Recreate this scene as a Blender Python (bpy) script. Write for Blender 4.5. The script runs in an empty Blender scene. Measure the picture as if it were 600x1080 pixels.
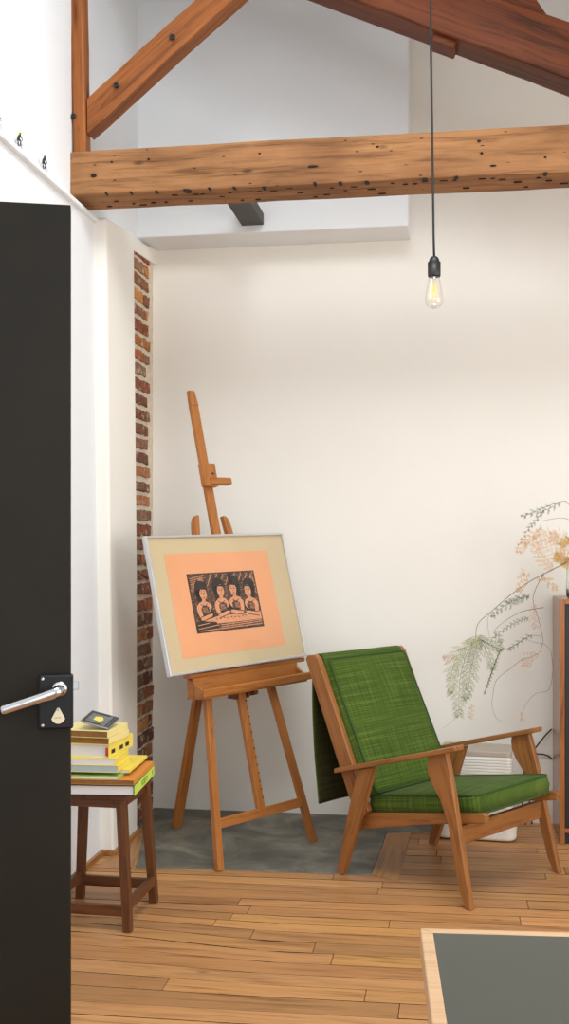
import bpy, bmesh, math, random
from mathutils import Vector, Matrix, Euler, noise
random.seed(7)
S = bpy.context.scene
COL = S.collection
PI = math.pi
R = math.radians

# ------------------------------------------------------------------ colour / materials
def lin(c):
    def f(v):
        v /= 255.0
        return v / 12.92 if v <= 0.04045 else ((v + 0.055) / 1.055) ** 2.4
    return (f(c[0]), f(c[1]), f(c[2]), 1.0)

class NT:
    def __init__(s, name):
        s.m = bpy.data.materials.new(name); s.m.use_nodes = True
        s.t = s.m.node_tree; s.n = s.t.nodes; s.l = s.t.links
        s.b = s.n['Principled BSDF']
    def node(s, typ, **kw):
        n = s.n.new(typ)
        for k, v in kw.items():
            if k in n.inputs.keys(): n.inputs[k].default_value = v
            else: setattr(n, k, v)
        return n
    def link(s, a, b): s.l.new(a, b)
    def ramp(s, stops):
        r = s.n.new('ShaderNodeValToRGB'); e = r.color_ramp.elements
        while len(e) < len(stops): e.new(0.5)
        for i, (p, c) in enumerate(stops):
            e[i].position = p; e[i].color = c
        return r
    def coords(s, out='Object', scale=(1, 1, 1), rnd=0.0):
        tc = s.n.new('ShaderNodeTexCoord'); mp = s.n.new('ShaderNodeMapping')
        mp.inputs['Scale'].default_value = scale
        s.link(tc.outputs[out], mp.inputs['Vector'])
        if rnd:
            oi = s.n.new('ShaderNodeObjectInfo'); mu = s.n.new('ShaderNodeMath'); mu.operation = 'MULTIPLY'
            mu.inputs[1].default_value = rnd
            s.link(oi.outputs['Random'], mu.inputs[0]); s.link(mu.outputs[0], mp.inputs['Location'])
        return mp.outputs['Vector']
    def bump(s, h, strength=0.2, dist=0.01):
        b = s.n.new('ShaderNodeBump'); b.inputs['Strength'].default_value = strength
        b.inputs['Distance'].default_value = dist
        s.link(h, b.inputs['Height']); s.link(b.outputs['Normal'], s.b.inputs['Normal'])

def plain(name, c, rough=0.6, metal=0.0, var=0.06, scale=6.0, spec=0.5, bump=0.0, bscale=80):
    t = NT(name)
    v = t.coords('Object')
    n = t.node('ShaderNodeTexNoise', Scale=scale, Detail=4.0); t.link(v, n.inputs['Vector'])
    L = lin(c); d = tuple(x * (1 - var) for x in L[:3]) + (1,); h = tuple(min(1, x * (1 + var)) for x in L[:3]) + (1,)
    r = t.ramp([(0.3, d), (0.7, h)]); t.link(n.outputs['Fac'], r.inputs['Fac'])
    t.link(r.outputs['Color'], t.b.inputs['Base Color'])
    t.b.inputs['Roughness'].default_value = rough; t.b.inputs['Metallic'].default_value = metal
    t.b.inputs['Specular IOR Level'].default_value = spec
    if bump:
        n2 = t.node('ShaderNodeTexNoise', Scale=bscale, Detail=3.0); t.link(v, n2.inputs['Vector'])
        t.bump(n2.outputs['Fac'], bump, 0.005)
    return t.m

def wood(name, c, dark, rough=0.45, gs=1.0, contrast=0.5, knots=False, worm=False, attr=False, spec=0.4):
    """grain runs along UV.x (metres)"""
    t = NT(name)
    v = t.coords('UV', (1.6 * gs, 26 * gs, 1), rnd=7.0)
    n1 = t.node('ShaderNodeTexNoise', Scale=1.6, Detail=6.0, Roughness=0.65, Distortion=0.6); t.link(v, n1.inputs['Vector'])
    v2 = t.coords('UV', (3 * gs, 120 * gs, 1), rnd=11.0)
    n2 = t.node('ShaderNodeTexNoise', Scale=2.0, Detail=3.0); t.link(v2, n2.inputs['Vector'])
    mx = t.node('ShaderNodeMath', operation='MULTIPLY_ADD'); mx.inputs[1].default_value = 0.35
    t.link(n2.outputs['Fac'], mx.inputs[0]); t.link(n1.outputs['Fac'], mx.inputs[2])
    Lc, Ld = lin(c), lin(dark)
    hi = tuple(min(1, x * (1 + 0.35 * contrast)) for x in Lc[:3]) + (1,)
    r = t.ramp([(0.48, Ld), (0.66, Lc), (0.85, hi)]); t.link(mx.outputs[0], r.inputs['Fac'])
    col = r.outputs['Color']
    if attr:
        a = t.node('ShaderNodeAttribute', attribute_name='tone')
        mm = t.node('ShaderNodeMix', data_type='RGBA', blend_type='MULTIPLY'); mm.inputs[0].default_value = 1.0
        t.link(col, mm.inputs[6]); t.link(a.outputs['Color'], mm.inputs[7]); col = mm.outputs[2]
    if knots:
        vk = t.coords('UV', (2.6, 8, 1), rnd=3.0)
        vo = t.node('ShaderNodeTexVoronoi', Scale=1.3); t.link(vk, vo.inputs['Vector'])
        rk = t.ramp([(0.03, (1, 1, 1, 1)), (0.10, (0, 0, 0, 1))]); t.link(vo.outputs['Distance'], rk.inputs['Fac'])
        mk = t.node('ShaderNodeMix', data_type='RGBA'); mk.inputs[7].default_value = tuple(x * 0.35 for x in Ld[:3]) + (1,)
        sc = t.node('ShaderNodeMath', operation='MULTIPLY'); sc.inputs[1].default_value = 0.75
        t.link(rk.outputs['Color'], sc.inputs[0]); t.link(sc.outputs[0], mk.inputs[0]); t.link(col, mk.inputs[6]); col = mk.outputs[2]
    if worm:
        vw = t.coords('UV', (9, 34, 1), rnd=5.0)
        vo = t.node('ShaderNodeTexVoronoi', Scale=1.4); t.link(vw, vo.inputs['Vector'])
        rk = t.ramp([(0.05, (1, 1, 1, 1)), (0.12, (0, 0, 0, 1))]); t.link(vo.outputs['Distance'], rk.inputs['Fac'])
        mk = t.node('ShaderNodeMix', data_type='RGBA'); mk.inputs[7].default_value = lin((38, 20, 10))
        t.link(rk.outputs['Color'], mk.inputs[0]); t.link(col, mk.inputs[6]); col = mk.outputs[2]
        vl = t.coords('UV', (2.2, 5, 1), rnd=2.0)
        nl = t.node('ShaderNodeTexNoise', Scale=1.2, Detail=5.0); t.link(vl, nl.inputs['Vector'])
        rl = t.ramp([(0.35, (0.72, 0.66, 0.62, 1)), (0.6, (1.08, 1.05, 1.0, 1))]); t.link(nl.outputs['Fac'], rl.inputs['Fac'])
        ml = t.node('ShaderNodeMix', data_type='RGBA', blend_type='MULTIPLY'); ml.inputs[0].default_value = 1.0
        t.link(col, ml.inputs[6]); t.link(rl.outputs['Color'], ml.inputs[7]); col = ml.outputs[2]
    t.link(col, t.b.inputs['Base Color'])
    t.b.inputs['Roughness'].default_value = rough
    t.b.inputs['Specular IOR Level'].default_value = spec
    t.bump(mx.outputs[0], 0.25 if worm else 0.08, 0.004)
    return t.m

def attr_mat(name, rough=0.8, nscale=60, lo=0.75, hi=1.15, bump=0.3):
    t = NT(name)
    a = t.node('ShaderNodeAttribute', attribute_name='tone')
    n = t.node('ShaderNodeTexNoise', Scale=nscale, Detail=4.0); t.link(t.coords('Object'), n.inputs['Vector'])
    r = t.ramp([(0.3, (lo, lo, lo, 1)), (0.7, (hi, hi, hi, 1))]); t.link(n.outputs['Fac'], r.inputs['Fac'])
    mm = t.node('ShaderNodeMix', data_type='RGBA', blend_type='MULTIPLY'); mm.inputs[0].default_value = 1.0
    t.link(a.outputs['Color'], mm.inputs[6]); t.link(r.outputs['Color'], mm.inputs[7])
    n3 = t.node('ShaderNodeTexNoise', Scale=22.0, Detail=5.0, Roughness=0.7); t.link(t.coords('Object'), n3.inputs['Vector'])
    r3 = t.ramp([(0.56, (0, 0, 0, 1)), (0.66, (0.8, 0.8, 0.8, 1))]); t.link(n3.outputs['Fac'], r3.inputs['Fac'])
    lw = t.node('ShaderNodeMix', data_type='RGBA'); lw.inputs[7].default_value = lin((206, 190, 168))
    t.link(r3.outputs['Color'], lw.inputs[0]); t.link(mm.outputs[2], lw.inputs[6])
    t.link(lw.outputs[2], t.b.inputs['Base Color']); t.b.inputs['Roughness'].default_value = rough
    t.bump(n.outputs['Fac'], bump, 0.006)
    return t.m

def fabric(name, c, dark, light):
    t = NT(name)
    va = t.coords('UV', (3.5, 260, 1)); vb = t.coords('UV', (260, 3, 1)); vc = t.coords('UV', (500, 500, 1))
    na = t.node('ShaderNodeTexNoise', Scale=1.0, Detail=2.0); t.link(va, na.inputs['Vector'])
    nb = t.node('ShaderNodeTexNoise', Scale=1.0, Detail=2.0); t.link(vb, nb.inputs['Vector'])
    nc = t.node('ShaderNodeTexNoise', Scale=1.0, Detail=1.0); t.link(vc, nc.inputs['Vector'])
    ad = t.node('ShaderNodeMath', operation='ADD'); t.link(na.outputs['Fac'], ad.inputs[0]); t.link(nb.outputs['Fac'], ad.inputs[1])
    a2 = t.node('ShaderNodeMath', operation='MULTIPLY_ADD'); a2.inputs[1].default_value = 0.4
    t.link(nc.outputs['Fac'], a2.inputs[0]); t.link(ad.outputs[0], a2.inputs[2])
    hf = t.node('ShaderNodeMath', operation='MULTIPLY'); hf.inputs[1].default_value = 0.417; t.link(a2.outputs[0], hf.inputs[0])
    r = t.ramp([(0.37, lin(dark)), (0.5, lin(c)), (0.66, lin(light))]); t.link(hf.outputs[0], r.inputs['Fac'])
    t.link(r.outputs['Color'], t.b.inputs['Base Color'])
    t.b.inputs['Roughness'].default_value = 0.9; t.b.inputs['Specular IOR Level'].default_value = 0.15
    t.b.inputs['Sheen Weight'].default_value = 0.04
    t.bump(hf.outputs[0], 0.35, 0.002)
    return t.m

def slab_mat():
    t = NT('grey_cement')
    v = t.coords('Object')
    n = t.node('ShaderNodeTexNoise', Scale=3.2, Detail=8.0, Roughness=0.65, Distortion=0.8); t.link(v, n.inputs['Vector'])
    r = t.ramp([(0.36, lin((74, 73, 66))), (0.48, lin((100, 98, 88))), (0.58, lin((124, 120, 106))), (0.70, lin((156, 150, 134)))])
    t.link(n.outputs['Fac'], r.inputs['Fac'])
    n2 = t.node('ShaderNodeTexVoronoi', Scale=13.0); t.link(v, n2.inputs['Vector'])
    r2 = t.ramp([(0.02, (1, 1, 1, 1)), (0.06, (0, 0, 0, 1))]); t.link(n2.outputs['Distance'], r2.inputs['Fac'])
    mk = t.node('ShaderNodeMix', data_type='RGBA'); mk.inputs[7].default_value = lin((170, 166, 152))
    t.link(r2.outputs['Color'], mk.inputs[0]); t.link(r.outputs['Color'], mk.inputs[6])
    t.link(mk.outputs[2], t.b.inputs['Base Color'])
    t.b.inputs['Roughness'].default_value = 0.5
    t.bump(n.outputs['Fac'], 0.15, 0.01)
    return t.m

def ink_mat():
    t = NT('woodcut_ink')
    v = t.coords('UV', (60, 300, 1))
    n = t.node('ShaderNodeTexNoise', Scale=1.0, Detail=3.0, Distortion=1.5); t.link(v, n.inputs['Vector'])
    r = t.ramp([(0.55, lin((52, 40, 34))), (0.64, lin((196, 132, 92)))]); t.link(n.outputs['Fac'], r.inputs['Fac'])
    t.link(r.outputs['Color'], t.b.inputs['Base Color']); t.b.inputs['Roughness'].default_value = 0.8
    return t.m

def glass_mat(name, tint=(1, 1, 1, 1), rough=0.0, ior=1.45):
    t = NT(name)
    t.b.inputs['Base Color'].default_value = tint
    t.b.inputs['Transmission Weight'].default_value = 1.0
    t.b.inputs['Roughness'].default_value = rough; t.b.inputs['IOR'].default_value = ior
    return t.m

def pane_mat(name):
    """thin picture glazing: mostly clear with a faint fresnel reflection"""
    t = NT(name)
    tr = t.node('ShaderNodeBsdfTransparent'); gl = t.node('ShaderNodeBsdfGlossy', Roughness=0.02)
    lw = t.node('ShaderNodeLayerWeight', Blend=0.5); mx = t.node('ShaderNodeMixShader')
    pw = t.node('ShaderNodeMath', operation='POWER'); pw.inputs[1].default_value = 5.0
    fr = t.node('ShaderNodeMath', operation='MULTIPLY_ADD'); fr.inputs[1].default_value = 0.5; fr.inputs[2].default_value = 0.02
    t.link(lw.outputs['Facing'], pw.inputs[0]); t.link(pw.outputs[0], fr.inputs[0])
    t.link(fr.outputs[0], mx.inputs[0]); t.link(tr.outputs[0], mx.inputs[1]); t.link(gl.outputs[0], mx.inputs[2])
    t.link(mx.outputs[0], t.n['Material Output'].inputs['Surface'])
    return t.m

def emit_mat(name, c, s):
    t = NT(name)
    t.b.inputs['Base Color'].default_value = lin(c)
    t.b.inputs['Emission Color'].default_value = lin(c); t.b.inputs['Emission Strength'].default_value = s
    return t.m

M = {}
M['wall'] = plain('white_plaster', (231, 233, 234), 0.9, var=0.012, scale=2.0, bump=0.06, bscale=25, spec=0.2)
M['cream'] = plain('cream_plaster', (239, 235, 226), 0.9, var=0.02, scale=1.6, bump=0.08, bscale=18, spec=0.2)
M['board'] = wood('oak_floorboard', (186, 136, 86), (142, 96, 56), 0.42, 1.0, 0.4, knots=True, attr=True)
M['subfloor'] = plain('dark_underfloor', (30, 18, 10), 0.9)
M['slab'] = slab_mat()
M['beam'] = wood('old_beam_wood', (148, 106, 70), (104, 70, 42), 0.75, 0.8, 0.6, knots=True, worm=True, spec=0.2)
M['rafter'] = wood('dark_rafter_wood', (98, 48, 20), (54, 25, 10), 0.5, 0.6, 0.8, knots=True, worm=False, spec=0.2)
M['brace'] = wood('red_brace_wood', (138, 80, 36), (84, 42, 16), 0.5, 0.7, 0.8, knots=True, spec=0.25)
M['easel'] = wood('orange_beech', (168, 106, 50), (140, 80, 34), 0.42, 1.6, 0.3)
M['chairwood'] = wood('chair_teak', (150, 98, 52), (116, 70, 34), 0.38, 1.6, 0.4)
M['stool'] = wood('dark_stool_wood', (98, 58, 30), (64, 36, 17), 0.45, 1.5, 0.5)
M['cabwood'] = wood('cabinet_teak', (152, 94, 46), (114, 64, 28), 0.22, 1.0, 0.5, spec=0.6)
M['trim'] = wood('skirting_oak', (160, 112, 66), (118, 76, 40), 0.5, 1.0, 0.4)
M['green'] = fabric('green_weave', (70, 90, 30), (48, 68, 20), (104, 124, 54))
M['piping'] = plain('green_piping', (48, 76, 22), 0.9, var=0.15, scale=80)
M['olive'] = fabric('olive_backing', (56, 54, 22), (42, 40, 14), (72, 70, 34))
M['door'] = plain('black_door_paint', (33, 29, 22), 0.55, spec=0.2, var=0.14, scale=5, bump=0.05, bscale=60)
M['lock'] = plain('black_lock_enamel', (22, 22, 24), 0.4, var=0.1, spec=0.3)
M['chrome'] = plain('brushed_chrome', (205, 205, 208), 0.16, 1.0, var=0.02)
M['ivory'] = plain('ivory_brass', (222, 212, 182), 0.35, 0.0, var=0.05)
M['steel'] = plain('dark_grey_steel', (70, 68, 66), 0.6, 0.2)
M['alu'] = plain('silver_aluminium', (214, 214, 214), 0.32, 0.75, var=0.02)
M['mount'] = plain('beige_mount_card', (202, 182, 144), 0.9, var=0.03, scale=3)
M['paper'] = plain('salmon_paper', (228, 162, 116), 0.9, var=0.05, scale=3)
M['ink'] = ink_mat()
M['inksolid'] = plain('black_ink', (44, 34, 30), 0.85, var=0.2, scale=90)
M['skinpaper'] = plain('bare_salmon_paper', (216, 150, 108), 0.9, var=0.08, scale=60)
M['backing'] = plain('brown_backing', (120, 92, 62), 0.9)
M['pane'] = pane_mat('picture_glazing')
M['black'] = plain('black_plastic', (30, 29, 29), 0.45)
M['cord'] = plain('black_cord', (28, 27, 26), 0.7)
M['glass'] = glass_mat('bulb_glass', (1, 0.98, 0.94, 1))
M['vase'] = glass_mat('green_vase_glass', (0.84, 0.95, 0.88, 1))
M['filament'] = emit_mat('filament_glow', (255, 160, 70), 2.2)
M['tabletop'] = plain('slate_linoleum', (74, 75, 66), 0.5, var=0.05, scale=2)
M['tableedge'] = wood('pale_beech_edge', (210, 170, 130), (190, 150, 110), 0.5, 1.4, 0.3)
M['white_plastic'] = plain('white_plastic', (230, 227, 218), 0.4, var=0.01)
M['beige_plastic'] = plain('beige_plastic', (176, 164, 148), 0.5, var=0.03)
M['pages'] = plain('page_block', (214, 210, 208), 0.9, var=0.06, scale=4)
M['pagesblue'] = plain('bluish_page_block', (168, 178, 178), 0.9, var=0.06)
M['pagesbrown'] = plain('brown_page_block', (132, 92, 44), 0.9, var=0.15, scale=30)
M['yellow'] = plain('yellow_cover', (236, 214, 86), 0.5, var=0.05)
M['paleyellow'] = plain('pale_yellow_cover', (238, 222, 148), 0.5, var=0.06)
M['orange'] = plain('orange_cover', (214, 138, 54), 0.5, var=0.06)
M['lime'] = plain('lime_spine', (200, 232, 88), 0.5, var=0.04)
M['greencover'] = plain('green_printed_cover', (150, 186, 92), 0.5, var=0.3, scale=40)
M['greycover'] = plain('grey_printed_cover', (104, 108, 110), 0.5, var=0.25, scale=60)
M['red'] = plain('red_mark', (190, 44, 40), 0.6)
M['darkgreen'] = plain('dark_green_print', (60, 110, 40), 0.6)
M['leafgreen'] = plain('fern_green', (112, 132, 84), 0.7, var=0.3, scale=40)
M['leafdark'] = plain('fern_dark_green', (48, 66, 38), 0.7, var=0.25, scale=40)
M['leafpale'] = plain('fern_pale_green', (168, 170, 112), 0.8, var=0.25, scale=40)
M['dried'] = plain('dried_straw', (214, 172, 116), 0.85, var=0.2, scale=40)
M['driedgold'] = plain('dried_gold', (200, 160, 70), 0.85, var=0.2, scale=40)
M['rust'] = plain('dried_pink', (196, 150, 124), 0.85, var=0.2, scale=40)
M['twig'] = plain('twig_bark', (112, 92, 66), 0.8, var=0.2, scale=50)
M['brick'] = attr_mat('old_brick', 0.9, 45, 0.6, 1.25, 0.5)
M['mortar'] = plain('limewashed_mortar', (216, 202, 182), 0.95, var=0.12, scale=30, bump=0.5, bscale=60)
M['wire'] = plain('fine_grey_wire', (120, 120, 124), 0.5, 0.5)
M['bluecloth'] = plain('blue_cloth', (60, 90, 120), 0.8)

# ------------------------------------------------------------------ mesh helpers
def BM(): return bmesh.new()

def box(bm, x0, x1, y0, y1, z0, z1, mi=0, mtx=None):
    vs = [bm.verts.new((x, y, z)) for x in (x0, x1) for y in (y0, y1) for z in (z0, z1)]
    if mtx is not None:
        for v in vs: v.co = mtx @ v.co
    fs = []
    for q in ((0, 1, 3, 2), (4, 6, 7, 5), (0, 4, 5, 1), (2, 3, 7, 6), (0, 2, 6, 4), (1, 5, 7, 3)):
        f = bm.faces.new([vs[i] for i in q]); f.material_index = mi; fs.append(f)
    return vs

def loft(bm, a, b, mi=0, cap=True):
    """two loops of equal length -> closed prism"""
    A = [bm.verts.new(p) for p in a]; B = [bm.verts.new(p) for p in b]
    n = len(A)
    for i in range(n):
        f = bm.faces.new((A[i], A[(i + 1) % n], B[(i + 1) % n], B[i])); f.material_index = mi
    if cap:
        f = bm.faces.new(A[::-1]); f.material_index = mi
        f = bm.faces.new(B); f.material_index = mi

def prism_xz(bm, pts, y0, y1, mi=0):
    loft(bm, [(x, y0, z) for x, z in pts], [(x, y1, z) for x, z in pts], mi)
def prism_xy(bm, pts, z0, z1, mi=0):
    loft(bm, [(x, y, z0) for x, y in pts], [(x, y, z1) for x, y in pts], mi)
def prism_yz(bm, pts, x0, x1, mi=0):
    loft(bm, [(x0, y, z) for y, z in pts], [(x1, y, z) for y, z in pts], mi)

def stick(bm, p, q, w, t, side, mi=0, w2=None, t2=None):
    """bar from p to q; width w along `side`, thickness t across"""
    p, q = Vector(p), Vector(q); d = (q - p).normalized()
    s = Vector(side); s = (s - d * s.dot(d)).normalized(); n = d.cross(s)
    w2 = w if w2 is None else w2; t2 = t if t2 is None else t2
    def loop(c, w, t): return [c + s * a * w / 2 + n * b * t / 2 for a, b in ((-1, -1), (1, -1), (1, 1), (-1, 1))]
    loft(bm, loop(p, w, t), loop(q, w2, t2), mi)

def tube(bm, pts, r, seg=8, mi=0, caps=True):
    pts = [Vector(p) for p in pts]
    rs = r if isinstance(r, (list, tuple)) else [r] * len(pts)
    rings = []; up = Vector((0.13, 0.31, 0.94)).normalized(); prev = None
    for i, p in enumerate(pts):
        d = (pts[min(i + 1, len(pts) - 1)] - pts[max(i - 1, 0)]).normalized()
        if prev is None:
            a = up if abs(d.dot(up)) < 0.95 else Vector((1, 0, 0))
        else: a = prev
        a = (a - d * a.dot(d)).normalized(); prev = a; b = d.cross(a)
        rings.append([bm.verts.new(p + (a * math.cos(2 * PI * k / seg) + b * math.sin(2 * PI * k / seg)) * rs[i]) for k in range(seg)])
    for A, B in zip(rings, rings[1:]):
        for k in range(seg):
            f = bm.faces.new((A[k], A[(k + 1) % seg], B[(k + 1) % seg], B[k])); f.material_index = mi; f.smooth = True
    if caps:
        f = bm.faces.new(rings[0][::-1]); f.material_index = mi
        f = bm.faces.new(rings[-1]); f.material_index = mi

def lathe(bm, prof, c=(0, 0, 0), seg=20, mi=0, mtx=None):
    c = Vector(c); rings = []
    for r, z in prof:
        ring = []
        for k in range(seg):
            p = Vector((max(r, 1e-5) * math.cos(2 * PI * k / seg), max(r, 1e-5) * math.sin(2 * PI * k / seg), z))
            if mtx is not None: p = mtx @ p
            ring.append(bm.verts.new(c + p))
        rings.append(ring)
    for A, B in zip(rings, rings[1:]):
        for k in range(seg):
            f = bm.faces.new((A[k], A[(k + 1) % seg], B[(k + 1) % seg], B[k])); f.material_index = mi; f.smooth = True
    f = bm.faces.new(rings[0][::-1]); f.material_index = mi
    f = bm.faces.new(rings[-1]); f.material_index = mi

def catmull(pts, n=6):
    P = [Vector(p) for p in pts]; out = []
    for i in range(len(P) - 1):
        p0, p1, p2, p3 = P[max(i - 1, 0)], P[i], P[i + 1], P[min(i + 2, len(P) - 1)]
        for k in range(n):
            t = k / n
            out.append(0.5 * ((2 * p1) + (p2 - p0) * t + (2 * p0 - 5 * p1 + 4 * p2 - p3) * t * t + (3 * p1 - p0 - 3 * p2 + p3) * t ** 3))
    out.append(P[-1]); return out

def grain_uv(bm, axis=None):
    """project UVs (metres): u along the grain axis, v across"""
    uv = bm.loops.layers.uv.verify()
    if axis is None:
        lo = Vector((1e9,) * 3); hi = -lo
        for v in bm.verts:
            for k in range(3): lo[k] = min(lo[k], v.co[k]); hi[k] = max(hi[k], v.co[k])
        e = hi - lo; k = max(range(3), key=lambda i: e[i]); axis = [0, 0, 0]; axis[k] = 1
    a = Vector(axis).normalized()
    b = a.cross(Vector((0, 0, 1)) if abs(a.z) < 0.9 else Vector((0, 1, 0))).normalized(); c = a.cross(b)
    for f in bm.faces:
        for l in f.loops:
            p = l.vert.co; l[uv].uv = (p.dot(a), p.dot(b) + 0.83 * p.dot(c))

def obj(name, bm, mat, parent=None, bevel=0.0, seg=2, smooth=False, grain='auto', loc=None, rot=None):
    bmesh.ops.recalc_face_normals(bm, faces=bm.faces[:])
    if grain is not None and not bm.loops.layers.uv: grain_uv(bm, None if grain == 'auto' else grain)
    me = bpy.data.meshes.new(name); bm.to_mesh(me); bm.free()
    for m in (mat if isinstance(mat, (list, tuple)) else [mat]): me.materials.append(M[m])
    o = bpy.data.objects.new(name, me); COL.objects.link(o)
    if smooth:
        for p in me.polygons: p.use_smooth = True
    if parent: o.parent = parent
    if loc: o.location = loc
    if rot: o.rotation_euler = rot
    if bevel:
        b = o.modifiers.new('edge', 'BEVEL'); b.width = bevel; b.segments = seg; b.limit_method = 'ANGLE'; b.angle_limit = R(35)
        b.harden_normals = False
    return o

def tag(o, label, cat, group=None, kind=None):
    o['label'] = label; o['category'] = cat
    if group: o['group'] = group
    if kind: o['kind'] = kind
    return o
def thing(name, label, cat, loc=(0, 0, 0), rz=0, group=None, kind=None):
    o = bpy.data.objects.new(name, None); COL.objects.link(o); o.empty_display_size = 0.1
    o.location = loc; o.rotation_euler = (0, 0, rz)
    return tag(o, label, cat, group, kind)
def struct(name, bm, mat, label, cat, **kw):
    return tag(obj(name, bm, mat, **kw), label, cat, kind='structure')
def tone_layer(bm): return bm.loops.layers.float_color.new('tone')

# ------------------------------------------------------------------ the room
XL, YB = -1.5, 5.33

# floor boards: one floor, laid board by board with open joints
def floor():
    bm = BM(); tl = tone_layer(bm); uv = bm.loops.layers.uv.verify()
    def warp(x, y):
        w = max(0.0, 1 - abs(y - 3.55) / 0.45)
        k = max(0.0, min(1.0, (-0.62 - x) / 0.6))
        return y + 0.040 * (x + 0.6) * max(0, min(1, (y - 2.4) / 1.0)) + 0.11 * k * w
    rnd = random.Random(3)
    y = -1.4; row = 0
    while y < YB - 0.02:
        wd = rnd.choice((0.078, 0.086, 0.092, 0.10)); y1 = min(y + wd, YB + 0.05)
        x = -1.56 - rnd.random() * 1.1
        while x < 2.6:
            x1 = x + rnd.uniform(0.55, 1.7)
            a, b = max(x, -1.54) + 0.0012, min(x1, 2.6) - 0.0012
            if b - a > 0.05:
                tv = rnd.uniform(0.72, 1.14); col = (tv * 1.02, tv * rnd.uniform(0.95, 1.03), tv * rnd.uniform(0.88, 1.02), 1)
                n = max(2, int((b - a) / 0.15)); gap = rnd.choice((0.0012, 0.002, 0.0034))
                ou = rnd.random() * 20; ov = rnd.random() * 20
                top = []; dz = rnd.uniform(-0.0008, 0.0)
                for i in range(n + 1):
                    xx = a + (b - a) * i / n
                    top.append((bm.verts.new((xx, warp(xx, y) + gap, dz)), bm.verts.new((xx, warp(xx, y1) - gap, dz)),
                                bm.verts.new((xx, warp(xx, y) + gap, -0.018)), bm.verts.new((xx, warp(xx, y1) - gap, -0.018))))
                for A, B in zip(top, top[1:]):
                    for q in ((A[0], B[0], B[1], A[1]), (A[2], B[2], B[0], A[0]), (A[1], B[1], B[3], A[3])):
                        f = bm.faces.new(q)
                        if q[0] is not A[0]: f.material_index = 1
                        for l in f.loops:
                            l[tl] = col; l[uv].uv = (l.vert.co.x + ou, l.vert.co.y + ov)
                for e in (top[0], top[-1]):
                    f = bm.faces.new((e[0], e[1], e[3], e[2]))
                    for l in f.loops: l[tl] = col; l[uv].uv = (l.vert.co.x + ou, l.vert.co.y + ov)
            x = x1
        y = y1; row += 1
    o = struct('floor', bm, ['board', 'subfloor'], 'warm brown oak floorboards running along the back wall', 'floor')
    bm = BM(); box(bm, -1.6, 2.7, -1.5, YB + 0.1, -0.06, -0.019)
    u = obj('underfloor', bm, 'subfloor', parent=o)
floor()

# cement hearth set into the boards, with the header board at its right
bm = BM()
slab_pts = [(-1.30, 4.335), (-1.05, 4.352), (-0.82, 4.367), (-0.56, 4.372), (-0.335, 4.383), (-0.325, 4.62), (-0.312, 5.02), (-0.2, 5.06), (-0.10, 5.08), (-0.08, 5.33), (-1.5, 5.33), (-1.5, 5.02), (-1.44, 4.93), (-1.36, 4.62)]
prism_xy(bm, slab_pts, -0.012, 0.0035)
struct('floor_slab', bm, 'slab', 'grey cement hearth slab under the easel and behind the green chair', 'slab', bevel=0.002)
def header(name, pts, label, seed):
    bm = BM(); tl = tone_layer(bm); prism_xy(bm, pts, -0.012, 0.0045)
    tv = 0.78 + 0.05 * seed
    for f in bm.faces:
        for l in f.loops: l[tl] = (tv, tv * 0.97, tv * 0.95, 1)
    a = (Vector(pts[2]) - Vector(pts[1])); grain_uv(bm, (a.x, a.y, 0))
    return struct(name, bm, 'board', label, 'floorboard', bevel=0.0015)
header('trim_1', [(-0.332, 4.383), (-0.222, 4.31), (-0.20, 5.055), (-0.308, 5.02)], 'short header floorboard edging the right side of the grey slab', 0)
header('trim_2', [(-1.46, 4.30), (-1.31, 4.33), (-1.365, 4.62), (-1.43, 4.86), (-1.44, 4.60)], 'dark tapering floorboard between left wall and grey slab', 0)

# left wall: thicker lower lining with ledge, pilaster and bare brick strip in the corner
ZL = 2.70
bm = BM(); box(bm, -1.66, -1.515, 0.9, YB + 0.12, -0.05, 4.7)
struct('wall_left', bm, 'wall', 'white plastered wall on the left side of the room', 'wall')
bm = BM(); prism_yz(bm, [(0.9, 0), (4.50, 0), (4.40, 2.69), (0.9, ZL - 0.012)], -1.516, XL)
struct('wall_left_lining', bm, 'wall', 'white lower wall lining between black door and pilaster', 'wall')
bm = BM(); prism_yz(bm, [(4.495, 0), (4.855, 0), (4.850, 1.2), (4.81, 2.45), (4.80, 2.745), (4.395, 2.70)], -1.516, -1.444)
struct('wall_left_pilaster', bm, 'cream', 'shallow cream plaster pilaster beside the brick strip', 'wall', bevel=0.012, seg=3)
bm = BM(); box(bm, -1.516, -1.478, 0.9, 4.40, ZL - 0.022, ZL - 0.004)
struct('trim_3', bm, 'wall', 'thin white ledge running along the left wall above the door', 'ledge', bevel=0.004)
bm = BM(); prism_yz(bm, [(4.80, 2.70), (4.80, 2.745), (5.34, 2.815), (5.34, 2.74)], -1.516, -1.49)
prism_yz(bm, [(4.80, 0), (4.80, 2.74), (5.34, 2.74), (5.34, 0)], -1.516, -1.506, 1)
struct('wall_left_mortar', bm, ['cream', 'mortar'], 'limewashed mortar around the bare bricks in the left corner', 'wall')
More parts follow.
